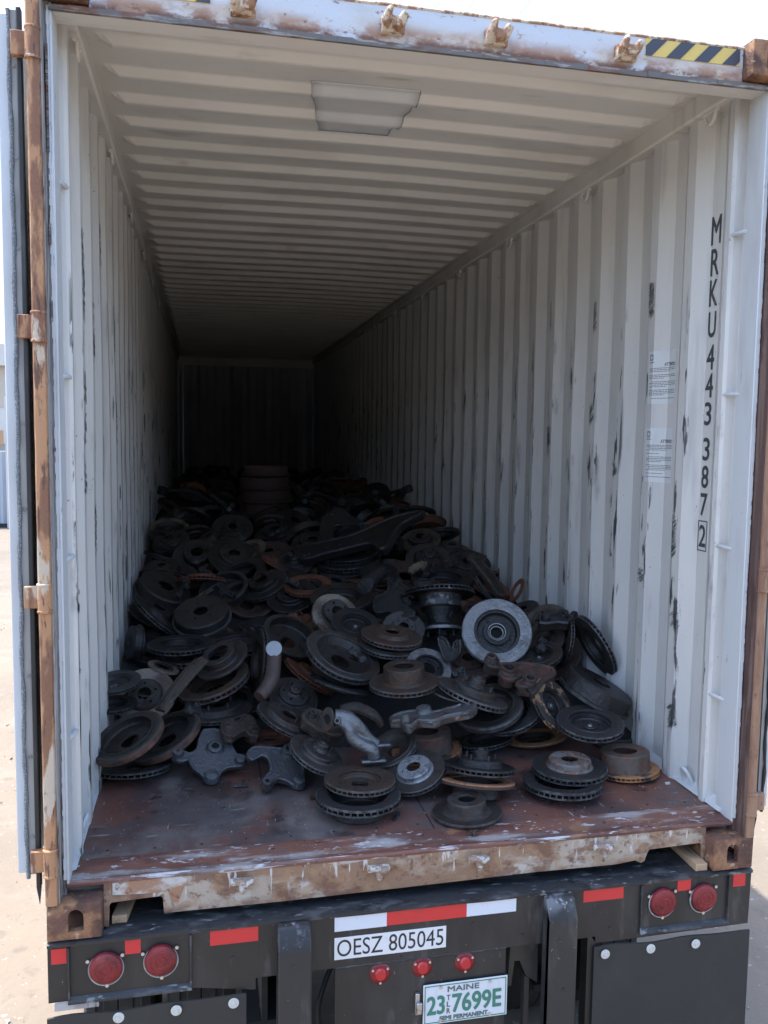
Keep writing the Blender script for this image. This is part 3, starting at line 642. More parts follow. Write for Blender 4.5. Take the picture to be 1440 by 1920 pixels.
# rubber scuffs on the corrugations and screws in the floor
bm=bmesh.new(); rg=random.Random(9); q=[]
for yc,zc,h,w_,k in [(1.29, 2.169, 0.13, 0.05, 2), (1.283, 1.7, 0.08, 0.05, 2), (1.292, 1.436, 0.06, 0.04, 3), (1.03, 1.444, 0.07, 0.05, 3), (1.065, 1.286, 0.05, 0.05, 1), (1.828, 2.243, 0.14, 0.04, 1), (1.575, 1.932, 0.3, 0.018, 2), (2.093, 1.94, 0.3, 0.018, 2), (1.853, 1.79, 0.1, 0.03, 1), (2.363, 1.724, 0.07, 0.04, 3), (1.793, 1.582, 0.1, 0.03, 1), (1.584, 1.525, 0.1, 0.03, 2), (2.388, 1.432, 0.04, 0.04, 1), (2.087, 1.314, 0.18, 0.02, 3), (0.736, 2.161, 0.14, 0.03, 1), (1.035, 1.04, 0.05, 0.03, 3), (0.495, 1.178, 0.16, 0.04, 1), (0.214, 1.471, 0.16, 0.03, 1), (0.208, 1.19, 0.07, 0.03, 2), (1.578, 1.269, 0.12, 0.025, 2), (2.399, 2.077, 0.06, 0.04, 2), (2.72, 1.933, 0.1, 0.02, 1), (0.732, 0.974, 0.05, 0.03, 1), (0.451, 0.832, 0.06, 0.03, 1), (0.188, 0.848, 0.05, 0.03, 2), (0.21, 0.698, 0.12, 0.03, 1), (0.443, 0.432, 0.1, 0.03, 1)]:
    n=int(h/.006*(7 if w_>.025 else 1.5))
    for i in range(n):
        t=rg.random(); z=zc+h*(t-.5); sl=(.35 if k==3 else .10)*w_; cy=yc+sl*(t-.5)*3+ (w_*.8*math.sin(t*3.1) if w_<.02 else 0)
        a=cy+rg.uniform(-.7,.5)*w_; l=rg.uniform(.2,.9)*w_; hz=rg.uniform(.0008,.0024)*(2.5 if w_<.02 else 1)
        if a>.23 and a+l<11: q.append((a,a+l,z,z+hz))
zz_=0
def skew(bm,quads,sg,off):
    for i,(ya,yb,z0,z1) in enumerate(quads):
        cuts=sorted(set([ya,yb]+[p[0] for p in prof if ya<p[0]<yb])); o_=off+.000004*(i%40)
        for j in range(len(cuts)-1):
            a,c=cuts[j]+1e-7,cuts[j+1]-1e-7; s0=(cuts[j]-ya)*.9; s1=(cuts[j+1]-ya)*.9
            bm.faces.new([bm.verts.new(p) for p in((sg*(wx(a)-o_),cuts[j],z0-s0),(sg*(wx(c)-o_),cuts[j+1],z0-s1),(sg*(wx(c)-o_),cuts[j+1],z1-s1),(sg*(wx(a)-o_),cuts[j],z1-s0))])
def wy(yy,z,sg): return (.006*noise.noise(Vector((yy*1.1,z*1.3,sg*3)))+.002*noise.noise(Vector((yy*3.5,z*2.6,sg*7)))) if yy>.3 else 0
skew(bm,q,1,.0015)
for v in bm.verts:
    if not (.3<v.co.y<.76): v.co.x+=wy(v.co.y,v.co.z,1)-.0012
obj('scuff_marks',bm,'inkg',ct,False)
bm=bmesh.new(); q=[]
for yc,zc,h,k in [(0.534, 2.095, 0.3, 1), (0.557, 1.644, 0.25, 1), (0.829, 1.947, 0.2, 1), (1.62, 2.041, 0.2, 1), (1.091, 2.302, 0.15, 1), (1.607, 1.614, 0.2, 1), (2.48, 1.382, 0.2, 1), (0.35, 1.399, 0.1, 1), (0.793, 1.201, 0.2, 1), (0.3, 1.021, 0.1, 2), (0.307, 0.784, 0.08, 2), (0.056, 0.421, 0.06, 2), (1.668, 0.779, 0.1, 1), (2.307, 1.89, 0.2, 1)]:
    kk=round((yc-.206)/.264); yc=.206+.264*kk
    for i in range(int(h/.004)):
        t=rg.random(); z=zc+h*(t-.5); a=yc+rg.uniform(-.030,.012)+.008*math.sin(t*3); q.append((a,a+rg.uniform(.004,.020),z,z+rg.uniform(.002,.014)))
q=[t for t in q if t[0]>.21]
skew(bm,q,-1,.0015)
for v in bm.verts: v.co.x-=wy(v.co.y,v.co.z,-1)-.0012
obj('scuff_marks',bm,'inkg',ct,False)
bm=bmesh.new()
for yy in(.22,.62,1.02):
    for k in range(15):
        x=-1.06+.152*k; cyl(bm,(x+rg.uniform(-.004,.004),yy+rg.uniform(-.006,.006),FL),(0,0,1),.005,.0006,10)
obj('floor_screws',bm,'floorseam',ct,False)
# underside of the container
bm=BM((-1.05,1.05,.30,Y1,.09,.12))
for k in range(12): box(bm,-1.05,1.05,.62+.9*k,.66+.9*k,.0,.09)
obj('underframe',bm,'under',ct,False)
for s in(-1,1):
    a=sorted((s*1.13,s*1.19)); obj('bottom_rail',BM((a[0],a[1],.178,Y1,.02,FL-.03)),'sillw',ct,False)

# ---------------------------------------------------------------- trailer
tr=thing('container_trailer','black steel container trailer with red lamps under the white container','trailer')
beam=prism([(-1.219,-.012),(-1.219,-.199),(-1.14,-.199),(-.79,-.203),(-.6,-.235),(-.585,-.235),(-.585,-.197),(.545,-.197),(.59,-.197),(.605,-.222),(1.215,-.215),(1.219,-.012)],'y',0.,.10)
obj('bumper_beam',beam,'trblk',tr,False,.003)
bm=bmesh.new(); n=60
rows=[]
for k in range(n+1):
    x=-1.219+2.438*k/n; d=.002*noise.noise(Vector((x*7,1,0)))
    rows.append([bm.verts.new(p) for p in((x,-.006,-.018+d),(x,-.008,-.008+d),(x,.004,-.004+d),(x,.16,-.006+d),(x,.55,-.006),(x,.55,-.03),(x,.0,-.03))])
for k in range(n):
    for i in range(6): bm.faces.new((rows[k][i],rows[k][i+1],rows[k+1][i+1],rows[k+1][i]))
obj('top_plate',bm,'trtop',tr,True)
for x0,x1 in((-.519,-.411),(.402,.506)):
    bm=prism([(-.006,-.012),(-.030,-.020),(-.062,-.075),(-.066,-.10),(-.066,-1.0),(0,-1.0),(0,-.02)],'x',x0,x1); obj('upright',bm,'trpost',tr,True,.006)
obj('rear_plate',BM((-.325,.272,.004,.016,-.95,-.1965)),'trblk',tr,False)
for s,bx in((-1,(-1.16,-.787)),(1,(.772,1.125))):
    # lamp housing frame
    x0,x1=bx
    fr=bmesh.new(); box(fr,x0,x0+.006,-.010,0,-.190,-.022); box(fr,x1-.006,x1,-.012,0,-.190,-.022)
    prism([(0,-.183),(-.014,-.196),(-.014,-.203),(0,-.203)],'x',x0,x1,fr); obj('lamp_housing',fr,'trtop',tr,False,.001)
def lamp(x,z,r):
    L=obj('tail_light',lathe(bmesh.new(),[(0,0),(0,.0205),(r*.08,.0205),(r*.10,.0190),(r*.30,.0190),(r*.32,.0205),(r*.36,.0205),(r*.38,.0188),(r*.62,.0182),(r*.64,.0196),(r*.70,.0190),(r*.72,.0172),(r*.9,.0150),(r*.97,.012),(r,.006),(r,0)],40,closed=False),'lens',tr)
    L.location=(x,-.004,z); L.rotation_euler=(R_(90),0,0)
    bm=lathe(bmesh.new(),[(r*.98,.0),(r*1.0,.003),(r*1.07,.003),(r*1.09,.0)],40); g=obj('lamp_rim',bm,'grom',L); g.location=(0,-.0065,.0)
    for a in(35,155,272):
        bm=cyl(bmesh.new(),(r*1.2*math.cos(R_(a)),r*1.2*math.sin(R_(a)),0),(0,0,1),.0055,.004,12); obj('screw',bm,'zinc',L)
for x,z in((-1.047,-.098),(-.882,-.093),(.858,-.090),(1.021,-.090)): lamp(x,z,.0500)
for x,z in((-.173,-.235),(-.027,-.230),(.124,-.232)):
    r=.037; bm=lathe(bmesh.new(),[(0,0),(0,.008),(r*.62,.008),(r*.9,.004),(r,0)],32,closed=False); L=obj('marker_light',bm,'lensd',tr); L.location=(x,.003,z); L.rotation_euler=(R_(90),0,0)
    bm=lathe(bmesh.new(),[(0,.008),(0,.016),(r*.45,.015),(r*.56,.011),(r*.6,.008)],32,closed=False); obj('lens_dome',bm,'lens2',L)
    for a in(35,148,270): bm=cyl(bmesh.new(),(r*.82*math.cos(R_(a)),r*.82*math.sin(R_(a)),.003),(0,0,1),.0042,.005,12); obj('screw',bm,'zinc',L)
def tape(x0,x1,z0,z1,mat,nm='reflective_tape',y=-.0015): return obj(nm,BM((x0,x1,y,-.0002,z0,z1)),mat,tr,False)
tape(-.329,-.1535,-.069,-.020,'whtape'); tape(-.153,.1245,-.067,-.017,'redtape'); tape(.125,.303,-.067,-.014,'whtape')
tape(-1.208,-1.163,-.073,-.024,'redtape'); tape(-.990,-.943,-.066,-.016,'redtape'); tape(-.730,-.578,-.069,-.019,'redtape')
tape(.553,.706,-.063,-.012,'redtape'); tape(.918,.971,-.060,-.010,'redtape'); tape(1.143,1.193,-.067,-.017,'redtape')
dc=tape(-.329,.0535,-.167,-.091,'decal','number_decal')
textmesh('decal_number','OESZ 805045',-.320,-.157,.364,.058,-.0022,'ink',dc,'front',0,1.0)
# licence plate
pl_=obj('licence_plate',BM((-.024,.277,-.006,-.003,-.437,-.293)),'plate',tr,True); 
bv=pl_.modifiers.new('b','BEVEL'); bv.width=.012; bv.segments=4; bv.limit_method='ANGLE'
def frame(bm,x0,x1,z0,z1,t,y0,y1):
    box(bm,x0,x1,y0,y1,z1-t,z1); box(bm,x0,x1,y0,y1,z0,z0+t); box(bm,x0,x0+t,y0,y1,z0+t,z1-t); box(bm,x1-t,x1,y0,y1,z0+t,z1-t)
bm=bmesh.new(); frame(bm,-.019,.272,-.432,-.298,.0028,-.0072,-.006); obj('plate_border',bm,'green',pl_,True)
textmesh('plate_word','MAINE',.062,-.3255,.112,.019,-.0068,'greeng',pl_,'front',fat=.0009)
textmesh('plate_number','23',-.009,-.401,.060,.064,-.0068,'green',pl_,'front',fat=.0022)
textmesh('plate_number','7699E',.080,-.401,.174,.064,-.0068,'green',pl_,'front',fat=.0022)
for k,ch in enumerate('TLR'): textmesh('plate_letter',ch,.0600,-.355-.024*k,.011,.018,-.0068,'greeng',pl_,'front',fat=.0008)
textmesh('plate_word','SEMI PERMANENT',.035,-.4255,.172,.0145,-.0068,'greeng',pl_,'front',fat=.0011)
for x,z in((.037,-.306),(.213,-.306),(.037,-.424),(.213,-.424)): bm=cyl(bmesh.new(),(x,-.006,z),(0,-1,0),.0055,.004,14); obj('bolt',bm,'zinc',pl_)
bm=bmesh.new(); box(bm,-.052,-.036,-.010,.004,-.395,-.318); box(bm,-.050,-.030,-.022,-.010,-.385,-.345); obj('latch',bm,'chrome',tr,True,.003)
# mud flaps with washers
def flap(x0,x1,z,bolts,tilt):
    bm=bmesh.new(); n=16; rows=[]
    for k in range(n+1):
        x=x0+(x1-x0)*k/n; dz=tilt*(k/n-.5)+.003*math.sin(k*.9); dy=.004*math.sin(k*.7)
        rows.append([bm.verts.new(p) for p in((x,-.012+dy,z+dz),(x,-.012+dy,z-.35),(x,-.006+dy*2,z-.7),(x,.0+dy*2,z-.7),(x,-.005+dy,z-.35),(x,-.005+dy,z+dz))])
    for k in range(n):
        for i in range(6): bm.faces.new((rows[k][i],rows[k][(i+1)%6],rows[k+1][(i+1)%6],rows[k+1][i]))
    bm.faces.new(rows[0]); bm.faces.new(rows[-1][::-1])
    f=obj('mud_flap',bm,'flap',tr,True)
    for bx,bz in bolts:
        bm=cyl(bmesh.new(),(bx,-.014,bz),(0,-1,0),.0170,.004,28); w_=obj('washer',bm,'washer',f,True,.001)
        bm=cyl(bmesh.new(),(bx,-.018,bz),(0,-1,0),.0060,.005,6); obj('bolt_head',bm,'washer',w_)
    return f
flap(.596,1.212,-.232,((.637,-.255),(.814,-.256),(.993,-.259)),-.004)
flap(-1.222,-.617,-.240,((-1.011,-.262),(-.836,-.262),(-.657,-.262)),.004)
obj('flap_bracket',BM((.575,.604,.0,.05,-.9,-.195)),'trblk',tr,False)
obj('flap_hanger',BM((-1.2,-1.07,-.008,.0,-.222,-.199)),'recess',tr,False)
# frame rails, cross members, brackets beneath
bm=BM((-.62,-.48,.10,11.5,-.06,-.03),(-.56,-.54,.10,11.5,-.42,-.06),(-.62,-.48,.10,11.5,-.45,-.42),(.42,.56,.10,11.5,-.06,-.03),(.48,.50,.10,11.5,-.42,-.06),(.42,.56,.10,11.5,-.45,-.42))
for k in range(7): box(bm,-1.15,1.15,.55+1.5*k,.63+1.5*k,-.14,-.035)
obj('frame_rails',bm,'under',tr,False)
bm=prism([(.30,-.20),(.402,-.20),(.402,-.36),(.36,-.33),(.335,-.27),(.315,-.27),(.305,-.36),(.290,-.36)],'y',.03,.045); prism([(.355,-.33),(.372,-.34),(.372,-.9),(.350,-.9)],'y',.03,.06,bm); obj('gusset',bm,'trblk',tr,False)
bm=BM((-.592,-.519,.35,.40,-.9,-.16)); obj('gusset',bm,'under',tr,False)
for yy in(1.25,2.55):
    bm=cyl(bmesh.new(),(-1.0,yy,-.76),(1,0,0),.065,2.0,16); obj('axle',bm,'under',tr)
    for x in(-1.09,-.76,.76,1.09):
        bm=lathe(bmesh.new(),[(.28,-.11),(.34,-.13),(.44,-.14),(.475,-.125),(.49,-.09),(.483,-.085),(.483,-.06),(.49,-.055),(.49,-.005),(.483,0),(.49,.005),(.49,.055),(.483,.06),(.483,.085),(.49,.09),(.475,.125),(.44,.14),(.34,.13),(.28,.11)],48)
        t_=obj('wheel',bm,'tyre',tr); t_.location=(x,yy,-.76); t_.rotation_euler=(0,R_(90),0)
        bm=lathe(bmesh.new(),[(.08,-.02),(.24,-.06),(.28,-.11),(.29,-.11),(.29,.11),(.28,.11),(.24,.0),(.08,.02)],32); obj('rim',bm,'recess',t_)
for pts,r in(([(-.60,.25,-.20),(-.55,.20,-.34),(-.56,.16,-.52),(-.53,.2,-.75)],.010),([(.30,.22,-.20),(.33,.16,-.40),(.29,.14,-.60),(.34,.2,-.85)],.012),([(-.30,.2,-.30),(-.36,.14,-.42),(-.35,.12,-.6),(-.4,.2,-.9)],.009)):
    P,Rr=smoothpath(pts,[r]*4,6); bm=bmesh.new(); tube(bm,P,Rr,8); obj('air_hose',bm,'rubber',tr)
for x,z in((.150,-.095),(-.66,-.118),(-.10,-.185),(.33,-.155),(-.47,-.13),(.46,-.33),(.44,-.15),(.66,-.17)):
    yb=0 if not(-.519<x<-.411 or .402<x<.506) else -.066
    bm=cyl(bmesh.new(),(x,yb,z),(0,-1,0),.0055,.003,6); obj('bolt',bm,'trtop',tr,True)
for x0,x1,z in((-.325,.272,-.197),(-.519,-.411,-.1985),(.402,.506,-.1985)):
    n=int((x1-x0)/.012); bm=bmesh.new(); tube(bm,[(x0+(x1-x0)*k/n,.002 if x1-x0>.2 else -.002,z+rg.uniform(-.0012,.0012)) for k in range(n+1)],[rg.uniform(.0028,.0045) for _ in range(n+1)],6); obj('weld_bead',bm,'trtop',tr)
# timber packers in the fork pockets
for lb,pts in(('short raw timber packer in the left pocket of the sill',[(-1.036,.07),(-.990,.07),(-.955,.32),(-1.0,.32)]),('raw timber packer in the right pocket of the sill',[(1.000,.015),(1.046,.015),(1.060,.34),(1.012,.34)])):
    z0=-.003; bm=prism(pts,'z',z0,z0+.026); o=obj('timber_packer',bm,'wood',None,False,.002); o['label']=lb; o['category']='timber'; o['group']='timber packers under the container'
ROTORS=[
(-0.235,4.440,1.020,-0.009,-0.085,0.996,0.213,'drum','rust','lowest drum of the tall rusty stack near the dark back of the heap'),
(-0.228,4.437,1.120,-0.020,-0.011,1.000,0.213,'drum','rust','second drum from below in the tall rusty stack at the back of the heap'),
(-0.240,4.433,1.220,-0.036,0.005,0.999,0.209,'drum','rust','third drum from below in the tall rusty stack at the back of the heap'),
(-0.229,4.426,1.310,-0.002,-0.007,1.000,0.191,'drumface','rust','topmost smaller drum of the tall rusty stack at the back of the heap'),
(-0.965,3.449,0.811,-0.268,-0.407,0.873,0.131,'hat','dark','dark vented rotor tilted against the left wall halfway up the heap'),
(-0.998,2.792,0.731,-0.148,-0.320,0.936,0.114,'hatlow','dark','small flat brown rotor by the left wall below the tilted vented one'),
(-0.952,2.367,0.683,0.405,-0.343,0.848,0.161,'drum','dark','wide black brake drum by the left wall with its flange turned right'),
(-0.979,1.864,0.620,0.690,0.023,0.723,0.150,'dish','dark','vented rotor standing steeply by the left wall with its slotted edge showing'),
(-0.543,2.963,0.763,0.093,-0.553,0.828,0.168,'hatsix','dark','dull rotor with six bolt holes round a black bore in the left centre'),
(-0.632,2.287,0.683,-0.269,-0.452,0.850,0.139,'bowl','black','open empty brake drum with its black hollow facing up'),
(-0.396,2.298,0.691,-0.382,-0.330,0.863,0.144,'hat','dark','tilted rotor with a pale tan patch beside the open black drum'),
(-0.181,2.648,0.757,-0.049,-0.472,0.880,0.111,'hub','dark','small dark hub rotor under the end of the long black beam'),
(0.161,2.634,0.733,-0.098,-0.137,0.986,0.204,'dish','black','lowest of three wide vented rotors stacked behind the rusty red ring'),
(0.168,2.675,0.775,-0.100,-0.145,0.984,0.205,'dish','black','middle of three wide vented rotors stacked behind the rusty red ring'),
(0.176,2.724,0.816,-0.101,-0.154,0.983,0.200,'dish','black','top of three wide vented rotors stacked behind the rusty red ring'),
(0.702,2.673,0.758,-0.060,-0.620,0.782,0.154,'hub','dark','dull rotor with a round hub beside the pale yellow lump'),
(0.670,2.244,0.711,-0.038,-0.221,0.975,0.190,'dish','black','broad black dished rotor lying above the spool shaped hub'),
(0.944,2.983,0.791,0.069,-0.258,0.964,0.141,'dish','dark','slotted rotor near the right wall above the rotor with the round hub'),
(0.307,2.383,0.739,-0.073,-0.295,0.953,0.117,'hatlow','dark','small dark rotor face with punched marks round its bore'),
(-0.157,2.154,0.710,-0.076,-0.249,0.965,0.138,'ringv','red','rusty red vented ring lying flat near the middle of the heap'),
(-0.000,1.916,0.680,-0.048,-0.271,0.961,0.170,'dish','dark','dark rotor arching behind the worn tan rotor'),
(-0.758,1.818,0.643,-0.141,-0.429,0.892,0.147,'drumface','dark','brown brake drum face with five small holes round its bore'),
(0.886,2.051,0.684,0.752,-0.282,0.595,0.132,'dish','dark','narrow vented rotor on edge leaning right above the bright silver rotor'),
(1.050,1.994,0.674,-0.886,0.052,0.460,0.075,'ringv','red','small orange rusted ring standing against the right wall'),
(0.960,1.661,0.637,-0.412,-0.080,0.908,0.093,'drum','black','square shouldered black drum against the right wall'),
(1.016,1.460,0.596,-0.481,-0.517,0.708,0.123,'hat','tan','tan faced rotor partly hidden behind the black caliper at the right'),
(0.922,1.263,0.570,-0.423,-0.458,0.782,0.101,'dish','dark','dark dished rotor just right of the bright silver rotor'),
(0.820,1.096,0.533,-0.308,-0.232,0.923,0.115,'dishhub','dark','dished rotor with a shiny hub nut right of the bright silver rotor'),
(1.076,1.042,0.572,-0.892,-0.021,-0.451,0.158,'dish','black','large vented rotor leaning on the right wall, outermost of the leaning pair'),
(0.991,1.206,0.567,-0.974,0.149,0.172,0.132,'dish','dark','upright vented rotor with bent slotted edge near the right wall'),
(-0.594,1.537,0.540,-0.124,-0.011,0.992,0.205,'dish','dark','large vented rotor whose slotted edge curves across behind the bent rod'),
(-0.848,1.452,0.566,-0.008,-0.014,1.000,0.158,'dish','black','black vented rotor lying flat under the brown drum face'),
(-0.769,1.478,0.496,-0.044,0.031,0.999,0.170,'dish','dark','slotted rotor lying flat just behind the big tilted bore flange'),
(-1.097,1.594,0.541,-0.919,-0.337,0.204,0.088,'drum','black','black drum standing on edge against the left wall'),
(-1.115,1.099,0.496,-0.075,-0.166,0.983,0.106,'dish','steel','grey ring rotor wedged at the left wall behind the bright edged rotor'),
(-1.124,1.066,0.408,0.002,-0.057,0.998,0.100,'dish','black','black rotor under the grey ring at the left wall'),
(-0.923,1.298,0.494,0.347,-0.042,0.937,0.073,'flange','tan','small tan flange plate with bolt holes lying above the bright edged rotor'),
(-0.320,1.439,0.588,0.338,-0.460,0.821,0.141,'bowl','dark','dull drum with a broad pale rim right above the bent rod'),
(-0.075,1.629,0.641,0.190,-0.713,0.675,0.127,'hat','wear','rotor with a worn pale tan outer ring in the middle of the heap'),
(0.230,1.396,0.616,-0.039,-0.594,0.803,0.106,'hatlow','steel','pale grey rotor with chalk marks half hidden behind the stacked pair'),
(-0.008,1.409,0.642,0.110,-0.444,0.889,0.123,'dishhub','black','black dished rotor with a round hub leaning before the worn tan rotor'),
(0.462,1.562,0.734,-0.048,-0.380,-0.924,0.183,'spool','steeldark','vented rotor on a spool shaped hub standing upside down in the centre'),
(-0.508,1.239,0.517,-0.983,-0.132,0.131,0.153,'dish','dark','vented rotor standing upright on edge just left of the bent rod'),
(-0.665,1.244,0.535,-0.433,-0.305,0.849,0.127,'hatbig','dark','rotor with a big open bore flange tilted at the left of the heap'),
(0.644,1.189,0.629,-0.181,-0.816,0.549,0.170,'dishbear','bright','bright silver faced rotor with shiny bearing rings standing at the right of centre'),
(0.266,1.040,0.511,0.103,-0.612,0.784,0.108,'ringp','bright','bright silver arc of a scratched ring behind the tall hat rotor'),
(0.314,0.879,0.457,0.231,-0.208,0.950,0.108,'ringp','bright','lower silver crescent disc just below the scratched ring'),
(0.107,1.195,0.578,0.094,-0.116,0.989,0.136,'dish','dark','lower vented rotor of the stacked pair left of the spool hub'),
(0.133,1.234,0.619,0.090,-0.129,0.988,0.147,'hatlow','brown','upper vented rotor of the stacked pair left of the spool hub'),
(-0.149,0.992,0.466,0.295,0.101,0.950,0.146,'ringp','steeldark','thin flat disc seen edge on under the large bowl shaped rotor'),
(-0.120,1.100,0.571,0.339,-0.350,0.873,0.180,'bowlv','dark','large vented rotor tilted with a smooth bowl and a rusty inner line'),
(0.106,0.862,0.503,-0.063,-0.037,0.997,0.153,'hattall','brown','rotor with a tall brown hat lying level in the centre of the heap'),
(-1.000,1.161,0.408,-0.089,-0.703,0.706,0.134,'hatlow','wear','rotor with a bright worn outer rim leaning at the left of the heap'),
(-0.690,1.088,0.349,-0.053,-0.021,0.998,0.155,'hatwide','dark','flat solid rotor under the slotted tilted one at the left'),
(-0.707,1.186,0.459,-0.305,-0.163,0.938,0.168,'dishv','brown','tilted rotor with a slotted edge and open slotted throat at the left'),
(-0.355,1.051,0.403,0.206,-0.494,0.845,0.114,'hub','dark','rotor with a rusty capped hub below the thin flat disc'),
(-0.401,0.831,0.375,0.436,-0.110,0.893,0.138,'hatwide','dark','dark vented rotor tilted down to the right behind the second cast knuckle'),
(-0.471,0.921,0.273,0.002,0.042,0.999,0.105,'ringp','red','orange rusted band lying behind the grey cast knuckles'),
(0.567,0.797,0.367,-0.358,-0.223,0.907,0.145,'dish','black','black rotor peeping out right of the wide flat ring'),
(0.490,0.886,0.215,-0.163,0.095,0.982,0.125,'dish','black','vented rotor on the floor beneath the wide flat ring'),
(0.731,0.895,0.202,-0.104,0.114,0.988,0.141,'ringp','orange','floor rotor with a bright orange inner lip right of centre'),
(0.465,0.791,0.399,-0.312,-0.271,0.911,0.153,'bowlp','dark','wide flat ring rotor with a deep dark bore right of centre'),
(0.380,0.737,0.477,0.333,-0.030,0.942,0.155,'hub','dark','slotted rotor seen edge on resting on the wide flat ring'),
(1.102,0.837,0.224,0.016,-0.104,0.994,0.098,'drum','black','black drum end against the right wall behind the brown hat rotor'),
(1.016,0.826,0.461,0.428,-0.146,0.892,0.164,'drum','black','large black brake drum leaning down toward the right wall'),
(0.745,0.721,0.411,0.523,-0.636,0.567,0.125,'dishhub','orangespot','rotor leaning on edge with orange rust patches below the big drum'),
(0.854,0.598,0.370,-0.044,-0.180,0.983,0.140,'dishhub','black','black dished rotor with scratched face resting above the brown hat rotor'),
(-1.031,0.859,0.220,0.017,0.094,0.995,0.157,'dish','dark','wide vented rotor lying flat on the floor in the left corner'),
(-0.909,0.923,0.310,-0.405,-0.192,0.894,0.156,'bowlp','rustedge','right one of two leaning rusty edged drums in the left corner'),
(-1.044,0.754,0.374,-0.371,-0.251,0.894,0.147,'bowlp','rustedge','left one of two leaning rusty edged drums in the left corner'),
(0.007,0.655,0.293,-0.474,-0.219,0.853,0.109,'bowlv','dark','rotor leaning behind the silver exhaust manifold'),
(0.213,0.867,0.196,-0.079,0.012,0.997,0.155,'solidtall','orangetan','rotor with tall tan hat and bright orange rim under the forged arm'),
(-0.307,0.601,0.308,0.434,-0.206,0.877,0.118,'hub','dark','vented rotor with wheel studs tilted right of the second cast knuckle'),
(0.063,0.491,0.253,-0.330,-0.221,0.918,0.121,'hatface','silverface','rotor with a silver grey face and bolt holes right of the front stack'),
(-0.187,0.357,0.237,0.002,0.021,1.000,0.158,'dishtall','black','lower black rotor of the front stack of two'),
(-0.167,0.433,0.266,0.032,0.009,0.999,0.136,'dishtop','brown','upper brown rotor of the front stack of two'),
(0.632,0.372,0.223,0.012,0.048,0.999,0.153,'dishv','black','lower dark rotor of the front right pair'),
(0.691,0.439,0.251,-0.012,-0.006,1.000,0.150,'hatface','rustface','upper rotor with a rusted hub face of the front right pair'),
(0.982,0.523,0.192,-0.037,0.063,0.997,0.139,'solidtall','orangetan','brown rotor with a wide tall hat on the floor at the right wall'),
(0.292,0.405,0.235,0.108,0.226,0.968,0.145,'soliddown','orange','inverted rotor with a bright orange face below the studded one'),
(0.307,0.422,0.287,0.114,0.186,0.976,0.137,'hub','black','studded rotor on top of the orange faced one'),
(0.201,0.252,0.187,-0.045,0.029,0.999,0.130,'solid','dark','small solid rotor lying alone at the front edge of the floor'),
]
